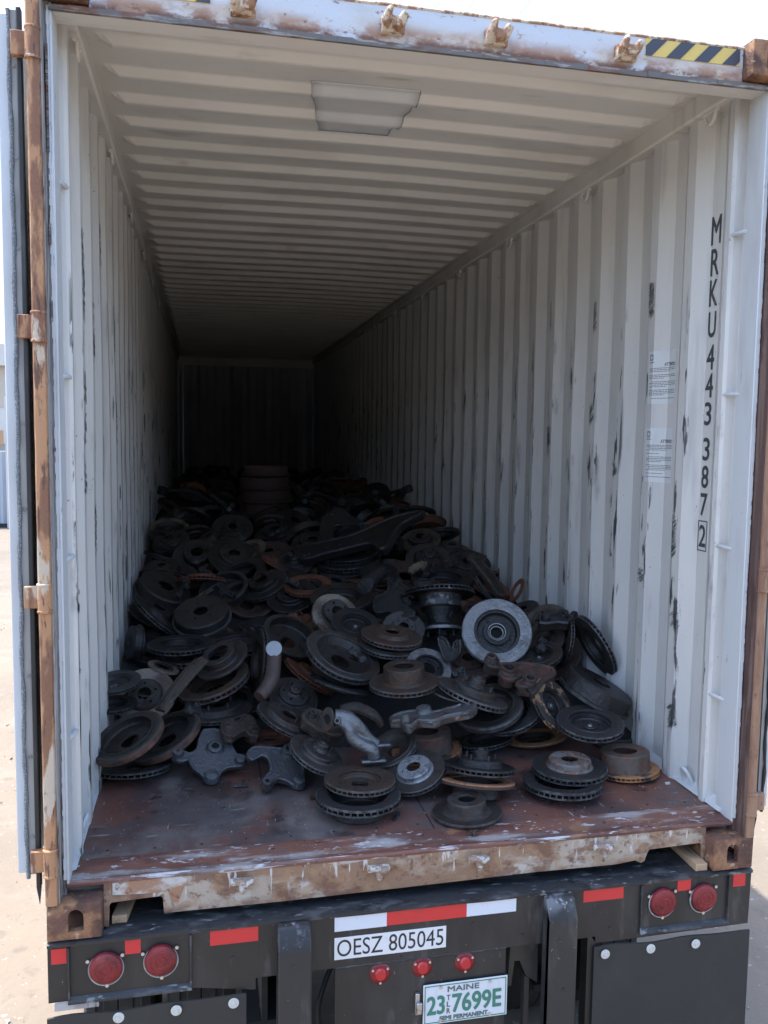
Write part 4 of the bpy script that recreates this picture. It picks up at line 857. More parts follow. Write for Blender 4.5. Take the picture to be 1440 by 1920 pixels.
CAST=[
('P', 'steering_knuckle', 'knuckle', 'grey cast steering knuckle with round hub boss on the floor at the left', 'castgrey', (-0.723, 0.8, 0.261), (0.9905, 0.1374, -0.0), (-0.1154, 0.8318, 0.543), 0.028, [(-0.011, 0.126), (0.084, 0.105), (0.099, 0.024), (0.114, -0.021), (0.137, -0.03), (0.135, -0.072), (0.104, -0.078), (0.065, -0.077), (0.03, -0.1), (0.015, -0.128), (-0.026, -0.124), (-0.047, -0.091), (-0.073, -0.062), (-0.089, -0.016), (-0.119, -0.02), (-0.145, -0.003), (-0.142, 0.028), (-0.114, 0.032), (-0.086, 0.012), (-0.048, 0.033)], [(0.024, 0.018, 0.03, 0.02, 0.015), (-0.127, 0.01, 0.02, 0.028, 0.007), (0.118, -0.054, 0.02, 0.02, 0.0), (-0.006, -0.11, 0.026, 0.015, 0.0)]),
('P', 'steering_knuckle', 'knuckle', 'second grey cast knuckle with curved rusty arm beside the floor stack', 'castgrey', (-0.45, 0.645, 0.24), (0.9799, 0.1994, -0.0), (-0.1755, 0.8625, 0.4747), 0.03, [(-0.067, 0.129), (-0.014, 0.117), (0.067, 0.085), (0.097, 0.046), (0.099, -0.018), (0.076, -0.084), (0.041, -0.098), (0.02, -0.071), (-0.017, -0.048), (-0.044, -0.061), (-0.066, -0.088), (-0.088, -0.074), (-0.084, -0.048), (-0.042, -0.011), (-0.029, 0.033), (-0.036, 0.073), (-0.062, 0.086), (-0.103, 0.068), (-0.114, 0.098), (-0.09, 0.125)], [(0.054, 0.07, 0.028, 0.025, 0.013), (-0.071, -0.066, 0.019, 0.02, 0.008), (0.055, -0.08, 0.023, 0.02, 0.0)]),
('P', 'brake_caliper_bracket', 'bracket', 'dull brown cast bracket resting above the first grey knuckle', 'castbrown', (-0.609, 0.865, 0.341), (0.877, 0.4805, -0.0), (-0.4686, 0.8552, 0.2212), 0.035, [(-0.037, 0.064), (0.002, 0.07), (0.026, 0.04), (0.087, 0.072), (0.105, 0.039), (0.087, -0.015), (0.072, -0.065), (0.042, -0.097), (0.02, -0.074), (0.024, -0.034), (-0.013, -0.036), (-0.05, -0.055), (-0.078, -0.034), (-0.067, 0.016)], [(-0.032, 0.019, 0.018, 0.012, 0.007), (0.047, -0.063, 0.016, 0.012, 0.0)]),
('P', 'brake_caliper', 'caliper', 'knobbly dark caliper leaning beside the silver manifold flange', 'castbrown', (-0.264, 0.733, 0.391), (0.7894, 0.6139, -0.0), (-0.5388, 0.6928, 0.4793), 0.05, [(-0.053, 0.069), (-0.01, 0.077), (0.024, 0.051), (0.034, 0.02), (0.064, -0.004), (0.069, -0.039), (0.056, -0.074), (0.015, -0.09), (-0.022, -0.076), (-0.037, -0.051), (-0.06, -0.029), (-0.071, 0.007), (-0.081, 0.037)], [(-0.029, 0.044, 0.015, 0.02, 0.007), (-0.011, -0.002, 0.018, 0.022, 0.007), (0.009, -0.049, 0.018, 0.02, 0.007)]),
('P', 'steering_knuckle', 'knuckle', 'dark grey knuckle with forked arm in the centre of the heap', 'castdark', (0.225, 1.623, 0.729), (0.5794, -0.815, 0.0), (0.641, 0.4557, 0.6177), 0.035, [(-0.118, -0.031), (-0.065, 0.011), (-0.08, 0.064), (-0.124, 0.114), (-0.095, 0.127), (-0.033, 0.105), (0.02, 0.083), (0.09, 0.056), (0.096, 0.026), (0.034, 0.03), (0.046, -0.007), (0.128, -0.052), (0.205, -0.081), (0.192, -0.113), (0.114, -0.118), (0.039, -0.1), (-0.029, -0.129), (-0.084, -0.087)], [(-0.052, 0.094, 0.025, 0.015, 0.014), (0.105, -0.018, 0.017, 0.02, 0.0)]),
('P', 'crossmember_bracket', 'bracket', 'black casting with a round arch opening above the long black beam', 'black', (0.221, 3.061, 0.95), (0.9412, -0.338, 0.0), (0.245, 0.6824, 0.6887), 0.03, [(-0.185, -0.079), (-0.185, -0.007), (-0.18, 0.077), (-0.075, 0.16), (0.004, 0.112), (0.088, 0.037), (0.146, 0.02), (0.096, 0.003), (0.061, -0.07), (0.017, -0.071), (-0.005, -0.015), (-0.053, 0.008), (-0.094, -0.018), (-0.093, -0.122), (-0.143, -0.134), (-0.173, -0.135)], [(-0.12, 0.103, 0.015, 0.01, 0.0), (0.089, 0.032, 0.015, 0.01, 0.007)]),
('P', 'subframe_beam', 'beam', 'long black pierced steel beam lying across the dark middle of the heap', 'black', (0.152, 2.548, 0.904), (0.7327, -0.6805, 0.0), (0.5745, 0.6185, 0.5361), 0.05, [(-0.358, -0.115), (-0.328, -0.089), (-0.206, -0.03), (-0.018, 0.069), (0.081, 0.18), (0.198, 0.3), (0.339, 0.371), (0.364, 0.333), (0.288, 0.236), (0.268, 0.134), (0.284, -0.003), (0.261, -0.047), (0.197, -0.003), (0.137, 0.0), (0.018, -0.068), (-0.134, -0.151), (-0.247, -0.218)], [(-0.244, -0.17, 0.01, 0.004, 0.0), (-0.219, -0.151, 0.01, 0.004, 0.0), (-0.117, -0.09, 0.01, 0.01, 0.0), (-0.053, -0.033, 0.01, 0.004, 0.0), (0.067, 0.03, 0.013, 0.01, 0.0)]),
('P', 'control_arm', 'arm', 'forged grey arm with a square pale end lying above the tall tan hat', 'castgrey2', (0.16, 0.605, 0.447), (0.27, -0.9629, 0.0), (0.9465, 0.2654, 0.1837), 0.035, [(-0.094, -0.148), (-0.097, -0.096), (-0.064, -0.039), (0.003, 0.003), (0.016, 0.062), (0.027, 0.128), (-0.033, 0.173), (-0.031, 0.204), (0.026, 0.198), (0.089, 0.157), (0.111, 0.109), (0.092, 0.065), (0.075, 0.009), (0.077, -0.042), (0.02, -0.083), (0.049, -0.134), (0.012, -0.143), (-0.036, -0.135), (-0.054, -0.165)], [(-0.03, -0.02, 0.03, 0.02, 0.0), (-0.006, -0.12, 0.017, 0.03, 0.0)]),
('P', 'exhaust_manifold', 'manifold', 'long rusty manifold with three open ports below the bright silver rotor', 'castbrown2', (0.644, 0.816, 0.526), (0.9973, 0.0738, -0.0), (-0.0692, 0.9357, 0.346), 0.05, [(-0.151, 0.114), (-0.089, 0.14), (-0.096, 0.083), (0.02, 0.075), (0.112, 0.044), (0.151, 0.015), (0.129, -0.03), (0.062, -0.062), (0.014, -0.11), (-0.029, -0.15), (-0.024, -0.106), (-0.069, -0.093), (-0.061, -0.063), (-0.02, -0.045), (-0.029, -0.013), (-0.076, -0.039), (-0.114, -0.026), (-0.12, 0.013), (-0.099, 0.051), (-0.142, 0.072)], [(-0.123, 0.107, 0.024, 0.03, 0.016), (-0.077, 0.013, 0.033, 0.03, 0.024), (-0.014, -0.072, 0.026, 0.03, 0.016)]),
('P', 'brake_caliper', 'caliper', 'black caliper with bolt eyes on top of the upright rotor at the right', 'black', (0.948, 1.175, 0.688), (0.935, -0.3546, 0.0), (0.321, 0.8465, 0.4247), 0.05, [(-0.085, 0.011), (-0.012, 0.025), (0.02, 0.058), (0.046, 0.055), (0.047, 0.025), (0.069, 0.005), (0.047, -0.039), (0.006, -0.034), (-0.04, -0.046), (-0.086, -0.049)], [(0.029, 0.011, 0.016, 0.02, 0.008), (-0.054, -0.013, 0.018, 0.02, 0.0)]),
('P', 'brake_caliper', 'caliper', 'black caliper end poking up at the top of the leaning rotor at the right wall', 'black', (1.084, 1.225, 0.654), (0.9042, 0.4271, -0.0), (-0.2834, 0.6002, 0.748), 0.05, [(-0.008, 0.048), (0.018, 0.051), (0.004, 0.021), (0.026, -0.004), (0.02, -0.043), (-0.023, -0.067), (-0.046, -0.033), (-0.047, 0.007)], [(0.003, -0.022, 0.016, 0.02, 0.008)]),
('P', 'control_arm', 'arm', 'dull tan arm leaning toward the right wall above the rusted ring', 'castbrown', (0.888, 2.134, 0.808), (0.7815, 0.6239, -0.0), (-0.4018, 0.5033, 0.765), 0.035, [(-0.07, 0.078), (0.011, 0.084), (0.091, 0.051), (0.015, 0.021), (0.045, -0.045), (0.051, -0.122), (0.024, -0.232), (-0.031, -0.215), (-0.035, -0.125), (-0.055, -0.039), (-0.068, 0.032)], [(-0.026, 0.057, 0.022, 0.02, 0.013)]),
('P', 'brake_caliper_bracket', 'bracket', 'dark looped bracket hanging under the spool shaped hub', 'black', (0.354, 1.057, 0.573), (0.7261, -0.6875, 0.0), (0.1947, 0.2056, 0.9591), 0.03, [(-0.06, 0.059), (-0.02, 0.056), (0.008, 0.018), (0.026, 0.009), (0.031, 0.046), (0.056, 0.062), (0.064, 0.009), (0.044, -0.033), (0.007, -0.043), (-0.026, -0.011)], [(0.04, 0.04, 0.012, 0.01, 0.007)]),
('P', 'caliper_bracket', 'bracket', 'small dark bracket with two round eyes below the scratched silver ring', 'black', (0.367, 0.896, 0.521), (0.9456, 0.3252, -0.0), (-0.1704, 0.4955, 0.8517), 0.025, [(-0.032, 0.009), (-0.006, 0.016), (0.018, 0.017), (0.026, -0.009), (0.02, -0.032), (-0.002, -0.039), (-0.012, -0.018), (-0.033, -0.01)], [(0.014, 0.006, 0.012, 0.01, 0.007), (-0.014, -0.008, 0.014, 0.01, 0.009)]),
('T', 'bent_bar', 'bar', 'bent round steel bar with a pale sawn end standing in the left of the heap', 'barbrown', [(-0.438, 1.077, 0.6), (-0.445, 1.027, 0.546), (-0.458, 0.98, 0.503), (-0.485, 0.947, 0.47), (-0.515, 0.916, 0.448)], [0.033, 0.033, 0.033, 0.031, 0.028]),
('T', 'flat_link', 'bar', 'long dark brown curved bar sloping between the leaning rotors at the left', 'castbrown', [(-0.753, 1.162, 0.553), (-0.806, 1.088, 0.518), (-0.861, 1.013, 0.472), (-0.924, 0.939, 0.406)], [0.036, 0.038, 0.036, 0.029]),
('T', 'threaded_stub', 'stub axle', 'dark ribbed stub leaning up beside the small punched rotor', 'castdark', [(0.247, 2.014, 0.795), (0.163, 1.842, 0.789), (0.09, 1.707, 0.768)], [0.036, 0.039, 0.042]),
('T', 'yellow_lump', 'lump', 'crumbly pale yellow lump lying on the edge of the broad black rotor', 'yellow', [(0.442, 2.105, 0.783), (0.484, 2.158, 0.793), (0.53, 2.21, 0.79), (0.57, 2.263, 0.798)], [0.012, 0.019, 0.016, 0.012]),
('T', 'steel_tube', 'bar', 'thin grey pipe leaning left of the rusty drum stack', 'castgrey2', [(-0.678, 4.438, 1.065), (-0.612, 4.102, 1.038), (-0.546, 3.868, 0.995)], [0.018, 0.018, 0.018]),
('T', 'steel_tube', 'bar', 'thin dark pipe leaning right of the rusty drum stack', 'castdark', [(0.06, 5.053, 1.119), (0.051, 4.486, 1.075), (0.037, 3.922, 1.05)], [0.019, 0.019, 0.019]),
('T', 'steel_tube', 'bar', 'curved dark pipe in the back right of the heap', 'castdark', [(0.349, 5.34, 1.128), (0.388, 4.854, 1.112), (0.38, 4.378, 1.082), (0.322, 3.911, 1.05)], [0.03, 0.03, 0.035, 0.03]),
]
MAN={'flange': (-0.253, 0.592, 0.451), 't1': [(-0.24, 0.59, 0.459), (-0.195, 0.58, 0.454), (-0.15, 0.567, 0.419), (-0.109, 0.574, 0.364), (-0.07, 0.573, 0.338)], 't2': [(-0.232, 0.587, 0.447), (-0.194, 0.556, 0.425), (-0.176, 0.548, 0.379), (-0.132, 0.546, 0.347), (-0.101, 0.538, 0.331), (-0.093, 0.544, 0.298)], 't3': [(-0.207, 0.635, 0.464), (-0.147, 0.633, 0.47), (-0.076, 0.635, 0.435), (-0.039, 0.643, 0.39)], 'foot1': (-0.093, 0.543, 0.29), 'foot2': (-0.054, 0.57, 0.342), 'sc': 0.002102}
# ---------------------------------------------------------------- brake rotors and drums
def ring(T=.16,ri=.64,vent=True,N=38,seg=72,step=0):
    bm=bmesh.new()
    if vent:
        p=.29*T
        lathe(bm,[(ri,0),(ri+.02,.006),(.975,.004),(1,-.012),(1,-p),(ri,-p)],seg)
        lathe(bm,[(ri,-T+p),(1,-T+p),(1,-T+.012),(.975,-T),(ri,-T)],seg)
        for k in range(N):
            a=2*math.pi*k/N; c,s=math.cos(a),math.sin(a); w_=.017
            vs=[]
            for r in(ri+.012,.985):
                for q in(-w_,w_):
                    for z in(-p+.004,-T+p-.004): vs.append(bm.verts.new((r*c-q*s,r*s+q*c,z)))
            for f in((0,1,3,2),(4,6,7,5),(0,4,5,1),(2,3,7,6)): bm.faces.new([vs[i] for i in f])
    else:
        lathe(bm,[(ri,0),(.97,.003),(1,-.015),(1,-T+.012),(.975,-T),(ri,-T)],seg)
    if step: lathe(bm,[(ri,.004),(ri+.05,.022),(ri+.07,.004)],seg)
    return bm
def hat(r,h,rb,z0,up=True,th=.05,flare=.05,lugs=5,rl=None,lr=.045,seg=64,attach=.64,pads=0):
    """hat of a rotor; up: rises to z0+h, down: sinks to z0-h"""
    s=1 if up else -1
    P=[(attach+.005,z0),(r+flare,z0+s*.004),(r+.005,z0+s*.05),(r,z0+s*(h-.03)),(r-.03,z0+s*h),(rb+.01,z0+s*h),(rb,z0+s*(h-.01)),(rb,z0+s*(h-th)),(r-th-.03,z0+s*(h-th)),(r-th,z0+s*(h-th-.03)),(r-th,z0-s*.0),(r-th+.01,z0-s*.05),(attach+.005,z0-s*.05)]
    bm=lathe(bmesh.new(),P,seg)
    if lugs:
        rl=rl or (rb+r)/2-.005; c=bmesh.new()
        for k in range(lugs):
            a=2*math.pi*k/lugs+.3; cyl(c,(rl*math.cos(a),rl*math.sin(a),z0+s*h-.12),(0,0,1),lr,.24,14)
        bm=diff(bm,c)
    if pads:
        for k in range(pads):
            a=2*math.pi*(k+.5)/pads+.3; b_=lathe(bmesh.new(),[(rb+.05,z0+s*h-.01),(rb+.06,z0+s*h+.012),(r-.07,z0+s*h+.012),(r-.06,z0+s*h-.01)],8,a-.33,a+.33)
            me=bpy.data.meshes.new('t'); b_.to_mesh(me); b_.free(); bm.from_mesh(me); bpy.data.meshes.remove(me)
    return bm
def cup(ro,ri,dep,th,rb,lip=.04,seg=64,lugs=0,face=False):
    """drum; face False: open side up at z=0, face True: closed face up at z=0"""
    P=[(ro,0),(ro,-lip),(ro-.03,-lip-.03),(ro-.05,-dep+.05),(ro-.10,-dep),(rb,-dep),(rb,-dep+th),(ri-.04,-dep+th),(ri,-dep+th+.05),(ri+.01,-.05),(ri,0)]
    if face: P=[(r,-dep-z) for r,z in P]
    bm=lathe(bmesh.new(),P,seg)
    if lugs:
        c=bmesh.new()
        for k in range(lugs):
            a=2*math.pi*k/lugs; cyl(c,(.46*math.cos(a),.46*math.sin(a),-.12 if face else -dep-.1),(0,0,1),.04,.3,14)
        bm=diff(bm,c)
    return bm
def boss(z0,h,r=.2,bore=.09):
    return lathe(bmesh.new(),[(bore,z0-.02),(bore,z0+h),(r*.85,z0+h),(r,z0+h-.03),(r,z0+h*.4),(r*1.35,z0+.02),(r*1.35,z0-.02)],36)
def stud(z,r,a,l=.16):
    return cyl(bmesh.new(),(r*math.cos(a),r*math.sin(a),z),(0,0,1),.035,l,12)
def cap(z,r): return lathe(bmesh.new(),[(0,z+r*.6),(r*.5,z+r*.55),(r*.85,z+r*.3),(r,z),(r,z-.05),(0,z-.05)],28)
def studs(z,r,l=.16,n=5): return [('wheel_stud',stud(z,r,2*math.pi*k/n+.3,l),'h') for k in range(n)]
def V_(v):
    if v=='hat': return [('friction_ring',ring(),'r'),('hat',hat(.58,.26,.24,0,lugs=5),'h')]
    if v=='hatlow': return [('friction_ring',ring(ri=.60),'r'),('hat',hat(.55,.12,.22,0,lugs=5,flare=.04,attach=.60),'h')]
    if v=='hatsix': return [('friction_ring',ring(T=.14),'r'),('hat',hat(.58,.18,.22,0,lugs=6,rl=.42,lr=.035),'h')]
    if v=='hatbig': return [('friction_ring',ring(T=.10,ri=.72,vent=False),'r'),('hat',hat(.66,.30,.40,0,lugs=6,rl=.53,lr=.03,flare=.04,attach=.72),'h')]
    if v=='hatwide': return [('friction_ring',ring(T=.12,ri=.74),'r'),('hat',hat(.70,.15,.26,0,lugs=5,flare=.03,attach=.74),'h')]+studs(.13,.45,.14)
    if v=='hattall': return [('friction_ring',ring(T=.15),'r'),('hat',hat(.58,.46,.30,0,lugs=6,rl=.44,lr=.03,flare=.06),'h')]
    if v=='hatface': return [('friction_ring',ring(T=.17,ri=.62),'r'),('hat',hat(.56,.20,.23,0,lugs=5,rl=.40,lr=.035,attach=.62,pads=5),'h')]
    if v=='solidtall': return [('friction_ring',ring(T=.15,ri=.76,N=44),'r'),('hat',hat(.72,.50,.36,0,lugs=6,rl=.54,lr=.03,flare=.03,attach=.76),'h')]
    if v=='solid': return [('friction_ring',ring(T=.07,ri=.70,vent=False),'r'),('hat',hat(.55,.36,.25,0,lugs=5,flare=.12,attach=.70,rl=.40,lr=.03),'h')]
    if v=='soliddown': return [('friction_ring',ring(T=.11,ri=.68,vent=False),'r'),('hat',hat(.64,.32,.25,-.11,False,flare=.03,attach=.68),'h')]
    if v in('dish','dishv','dishtop','dishtall'):
        ri={'dish':.64,'dishv':.70,'dishtop':.60,'dishtall':.70}[v]; hh={'dish':.16,'dishv':.20,'dishtop':.10,'dishtall':.34}[v]; T={'dish':.15,'dishv':.19,'dishtop':.17,'dishtall':.17}[v]
        return [('friction_ring',ring(T=T,ri=ri,N=40),'r'),('hat',hat(ri-.03,hh,.24,-T+.05,False,flare=.02,attach=ri),'h')]
    if v=='dishhub': return [('friction_ring',ring(T=.17,ri=.62,step=1),'r'),('hat',hat(.58,.16,.20,-.12,False,flare=.02,attach=.62),'h'),('hub_boss',boss(-.28,.14,.19,.10),'h'),('nut',cap(-.16,.09),'n')]
    if v=='dishbear':
        L=[('friction_ring',ring(T=.17,ri=.66,seg=96),'r'),('hat',hat(.62,.17,.20,-.12,False,flare=.02,attach=.66),'h'),('hub_boss',boss(-.30,.20,.36,.25),'h')]
        b_=lathe(bmesh.new(),[(.31,-.12),(.31,-.09),(.37,-.09),(.37,-.12)],64)
        for k in range(60):
            a=2*math.pi*k/60; c,s=math.cos(a),math.sin(a); box(b_,.37*c-.008,.37*c+.008,.37*s-.008,.37*s+.008,-.125,-.088)
        L.append(('tone_ring',b_,'h'))
        L.append(('bearing_ring',lathe(bmesh.new(),[(.235,-.11),(.235,-.06),(.262,-.055),(.262,-.11)],64),'n'))
        L.append(('bearing_ring',lathe(bmesh.new(),[(.17,-.20),(.17,-.13),(.20,-.125),(.235,-.16),(.235,-.20)],64),'n'))
        L.append(('hub_bore',lathe(bmesh.new(),[(0,-.30),(.2,-.30),(.2,-.28),(0,-.28)],32),'k'))
        return L
    if v=='hub': return [('friction_ring',ring(T=.17,ri=.66),'r'),('hat',hat(.60,.18,.2,0,lugs=0,flare=.05,attach=.66),'h'),('hub_boss',boss(.17,.26,.22,.08),'h'),('grease_cap',cap(.42,.12),'h')]+studs(.16,.42,.16)
    if v=='ringv': return [('friction_ring',ring(T=.15,ri=.62,N=42,step=1),'r')]
    if v=='ringp': return [('friction_ring',ring(T=.08,ri=.66,vent=False),'r'),('hat',hat(.62,.14,.30,-.06,False,flare=.02,attach=.66),'h')]
    if v=='flange': return [('friction_ring',ring(T=.12,ri=.62,vent=False),'r'),('hat',hat(.60,.05,.42,0,lugs=6,rl=.52,lr=.05,flare=.01,attach=.62),'h')]
    if v=='drum': return [('drum_shell',cup(1,.86,.52,.06,.28,face=True,lugs=5),'h'),('drum_rim',lathe(bmesh.new(),[(.99,-.52),(1.05,-.50),(1.05,-.42),(.99,-.40)],64),'r')]
    if v=='drumface': return [('drum_shell',cup(1,.86,.42,.06,.26,face=True,lugs=5),'h'),('drum_rim',lathe(bmesh.new(),[(.98,-.42),(1.05,-.40),(1.05,-.33),(.98,-.31)],64),'r')]
    if v=='bowl': return [('drum_shell',cup(1,.86,.45,.06,.28,lugs=5),'h'),('drum_rim',lathe(bmesh.new(),[(.99,-.02),(1.04,-.03),(1.04,-.10),(.99,-.12)],64),'r')]
    if v=='bowlp': return [('drum_shell',cup(.96,.72,.26,.05,.26,lugs=5),'h'),('drum_rim',lathe(bmesh.new(),[(.90,.010),(.955,.004),(.975,-.03),(1.0,-.05),(1.0,-.17),(.97,-.21),(.90,-.21)],72),'r'),('inner_lip',lathe(bmesh.new(),[(.72,.004),(.72,.020),(.76,.020),(.76,.004)],64),'h')]
    if v=='bowlv':
        b_=lathe(bmesh.new(),[(.735,-.02),(.70,-.06),(.60,-.17),(.40,-.23),(.26,-.24),(.26,-.29),(.42,-.29),(.63,-.24),(.66,-.46),(.72,-.46),(.74,-.15)],64)
        return [('friction_ring',ring(T=.17,ri=.74,N=40,step=1),'r'),('bowl',b_,'h')]
    if v=='spool':
        L=[('friction_ring',ring(T=.15,ri=.64,N=46),'r'),('hat',hat(.60,.36,.30,0,lugs=0,flare=.02),'h')]
        L.append(('hub_barrel',lathe(bmesh.new(),[(.50,.33),(.46,.42),(.33,.62),(.30,.78),(.40,.88),(.54,.92),(.54,1.0),(.16,1.0),(.16,.33)],48),'h'))
        L.append(('hub_flange',lathe(bmesh.new(),[(.50,.90),(.57,.91),(.57,.99),(.50,1.0)],48),'n')); L.append(('nut',cyl(bmesh.new(),(0,0,1.0),(0,0,1),.17,.14,6),'h'))
        return L+studs(.98,.38,.18)
ROLE={'dark':('dark','dark'),'black':('black','black'),'brown':('brown','brown'),'rust':('rust','rust'),'red':('red','red'),'tan':('tan','dark'),'steel':('steel','steel'),'steeldark':('steeldark','steeldark'),
 'bright':('bright','black'),'wear':('wear','dark'),'orange':('orange','dark'),'rustedge':('edgeor','dark'),'orangespot':('spotor','black'),'orangetan':('halfor','tanhat'),'silverface':('dark','silver'),'rustface':('black','rustface')}
_shape={}
def shape(v,mat):
    k=(v,mat)
    if k not in _shape:
        if v not in _shape: 
            L=[]
            for nm,bm,ro in V_(v):
                for f in bm.faces: f.smooth=True
                bmesh.ops.recalc_face_normals(bm,faces=bm.faces)
                me=bpy.data.meshes.new(nm); bm.to_mesh(me); bm.free(); me.set_sharp_from_angle(angle=R_(30)); L.append((nm,me,ro))
            _shape[v]=L
        out=[]
        for nm,me,ro in _shape[v]:
            m2=me.copy(); a=ROLE[mat]; m2.materials.append(MT[{'r':a[0],'h':a[1],'n':'bright','k':'hole'}[ro]]); out.append((nm,m2))
        _shape[k]=out
    return _shape[k]
def disc(P,n,R,v,mat,label,cat,group=None,roll=None):
    drum=v in('drum','drumface','bowl','bowlp')
    t=thing('brake_drum' if drum else 'brake_rotor',label,cat,group,P)
    q=Vector(n).normalized().to_track_quat('Z','Y'); q=q@Matrix.Rotation(random.uniform(0,6.28) if roll is None else roll,4,'Z').to_quaternion()
    t.rotation_mode='QUATERNION'; t.rotation_quaternion=q; t.scale=(R,R,R)
    for nm,me in shape(v,mat):
        o=bpy.data.objects.new(nm,me); COL.objects.link(o); o.parent=t
    return t
for x,y,z,nx,ny,nz,R,v,m,lb in ROTORS:
    dr=v in('drum','drumface','bowl','bowlp')
    disc((x,y,z),(nx,ny,nz),R,v,m,lb,'brake drum' if dr else 'brake rotor','brake drums in the heap' if dr else 'brake rotors in the heap')
# the rest of the heap: rotors and drums under and behind the ones above
def lin(x,X,Y):
    if x<=X[0]: return Y[0]
    for i in range(len(X)-1):
        if x<=X[i+1]: return Y[i]+(Y[i+1]-Y[i])*(x-X[i])/(X[i+1]-X[i])
    return Y[-1]
def heap(x,y):
    y0=lin(x,[-1.15,-.8,-.4,-.2,.2,.6,1.1],[.78,.70,.58,.36,.30,.36,.45])
    return lin(y-(y0-.35),[.35,.7,1.0,1.4,2.0,2.8,3.6,4.5,6,8,11],[.165,.36,.52,.63,.70,.79,.90,.98,1.03,1.03,1.0])
rng=random.Random(21)
VR=['dish','dish','hat','hatlow','dishhub','hatsix','ringv','hub','bowlv','hatface','solid']; VD=['drum','drumface','bowl']
MR=['dark','black','dark','brown','black','rust','steeldark','dark','tan','red']
def fill(xs,ys,dz,tilt,zone,pd=.12):
    for yy in ys:
        for xx in xs:
            x=xx+rng.uniform(-.07,.07); y=yy+rng.uniform(-.07,.07); R=rng.uniform(.12,.165); x=max(-1.13+R,min(1.13-R,x))
            z=heap(x,y)+dz+rng.uniform(-.03,.03)
            if z-.05<FL+.02: continue
            slope=(heap(x,y+.15)-heap(x,y-.15))/.3
            n=Vector((rng.gauss(0,tilt),-slope*.8+rng.gauss(0,tilt),1)).normalized()
            low=z-R*math.sqrt(max(0,1-n.z**2))-.04
            if low<FL: z+=FL-low
            dr=rng.random()<pd; v=rng.choice(VD if dr else VR)
            lb=('dark brake drum ' if dr else 'dark brake rotor ')+zone
            for _ in range(40):
                v=rng.choice(VD if dr else VR); mt_=rng.choice(MR); lb=TONE[mt_]+' '+KIND[v]+' '+where(x,y)
                if lb not in USED: break
            USED.add(lb)
            disc((x,y,z),n,R,v,mt_,lb,'brake drum' if dr else 'brake rotor',('brake drums ' if dr else 'brake rotors ')+zone,rng.uniform(0,6.28))
ZF='buried beneath the nearer layers of the heap'; ZM='lying in the shaded middle of the heap'; ZB='lying in the darkness at the back of the heap'
X9=[-1.0+.25*k for k in range(9)]
USED=set()
TONE={'dark':'dark grey','black':'black','brown':'brown','rust':'rusty brown','steeldark':'steel grey','tan':'tan','red':'orange rusted'}
KIND={'dish':'dished rotor','hat':'high hatted rotor','hatlow':'low hatted rotor','dishhub':'dished rotor with hub','hatsix':'six hole rotor','ringv':'slotted ring','hub':'studded hub rotor','bowlv':'bowl shaped rotor','hatface':'padded face rotor','solid':'thin solid rotor','drum':'deep brake drum','drumface':'shallow brake drum','bowl':'upturned brake drum'}
def where(x,y):
    a='against the left wall' if x<-.85 else 'left of centre' if x<-.3 else 'at the centre' if x<.25 else 'right of centre' if x<.8 else 'against the right wall'
    b='beneath the front layers' if y<2.05 else 'just behind the worn tan rotor' if y<2.6 else 'short of the long black beam' if y<3.2 else 'around the long black beam' if y<3.9 else 'in front of the drum stack' if y<4.75 else 'beside the drum stack' if y<5.6 else 'beyond the drum stack'
    return a+', '+b
fill(X9,[1.32,1.6,1.9],-.14,.35,ZF)
fill(X9,[2.15,2.45,2.75],-.06,.38,ZM)
fill(X9,[3.05,3.35,3.7,4.1,4.6],-.01,.42,ZB,.2)
fill([-.9,-.55,-.15,.25,.6,.95],[5.2,5.8,6.5,7.3,8.2,9.3,10.6],.0,.45,ZB,.2)
# loose fines and broken bits that fill the heap from below
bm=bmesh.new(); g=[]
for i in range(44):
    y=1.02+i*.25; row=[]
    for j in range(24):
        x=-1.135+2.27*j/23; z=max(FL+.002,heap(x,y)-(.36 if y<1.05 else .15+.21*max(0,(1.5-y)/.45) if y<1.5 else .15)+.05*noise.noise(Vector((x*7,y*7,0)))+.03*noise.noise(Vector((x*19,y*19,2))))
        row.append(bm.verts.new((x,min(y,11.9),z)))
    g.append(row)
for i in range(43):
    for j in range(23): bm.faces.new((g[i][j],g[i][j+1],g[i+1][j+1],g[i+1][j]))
o=obj('scrap_fines',bm,'under'); o['kind']='stuff'
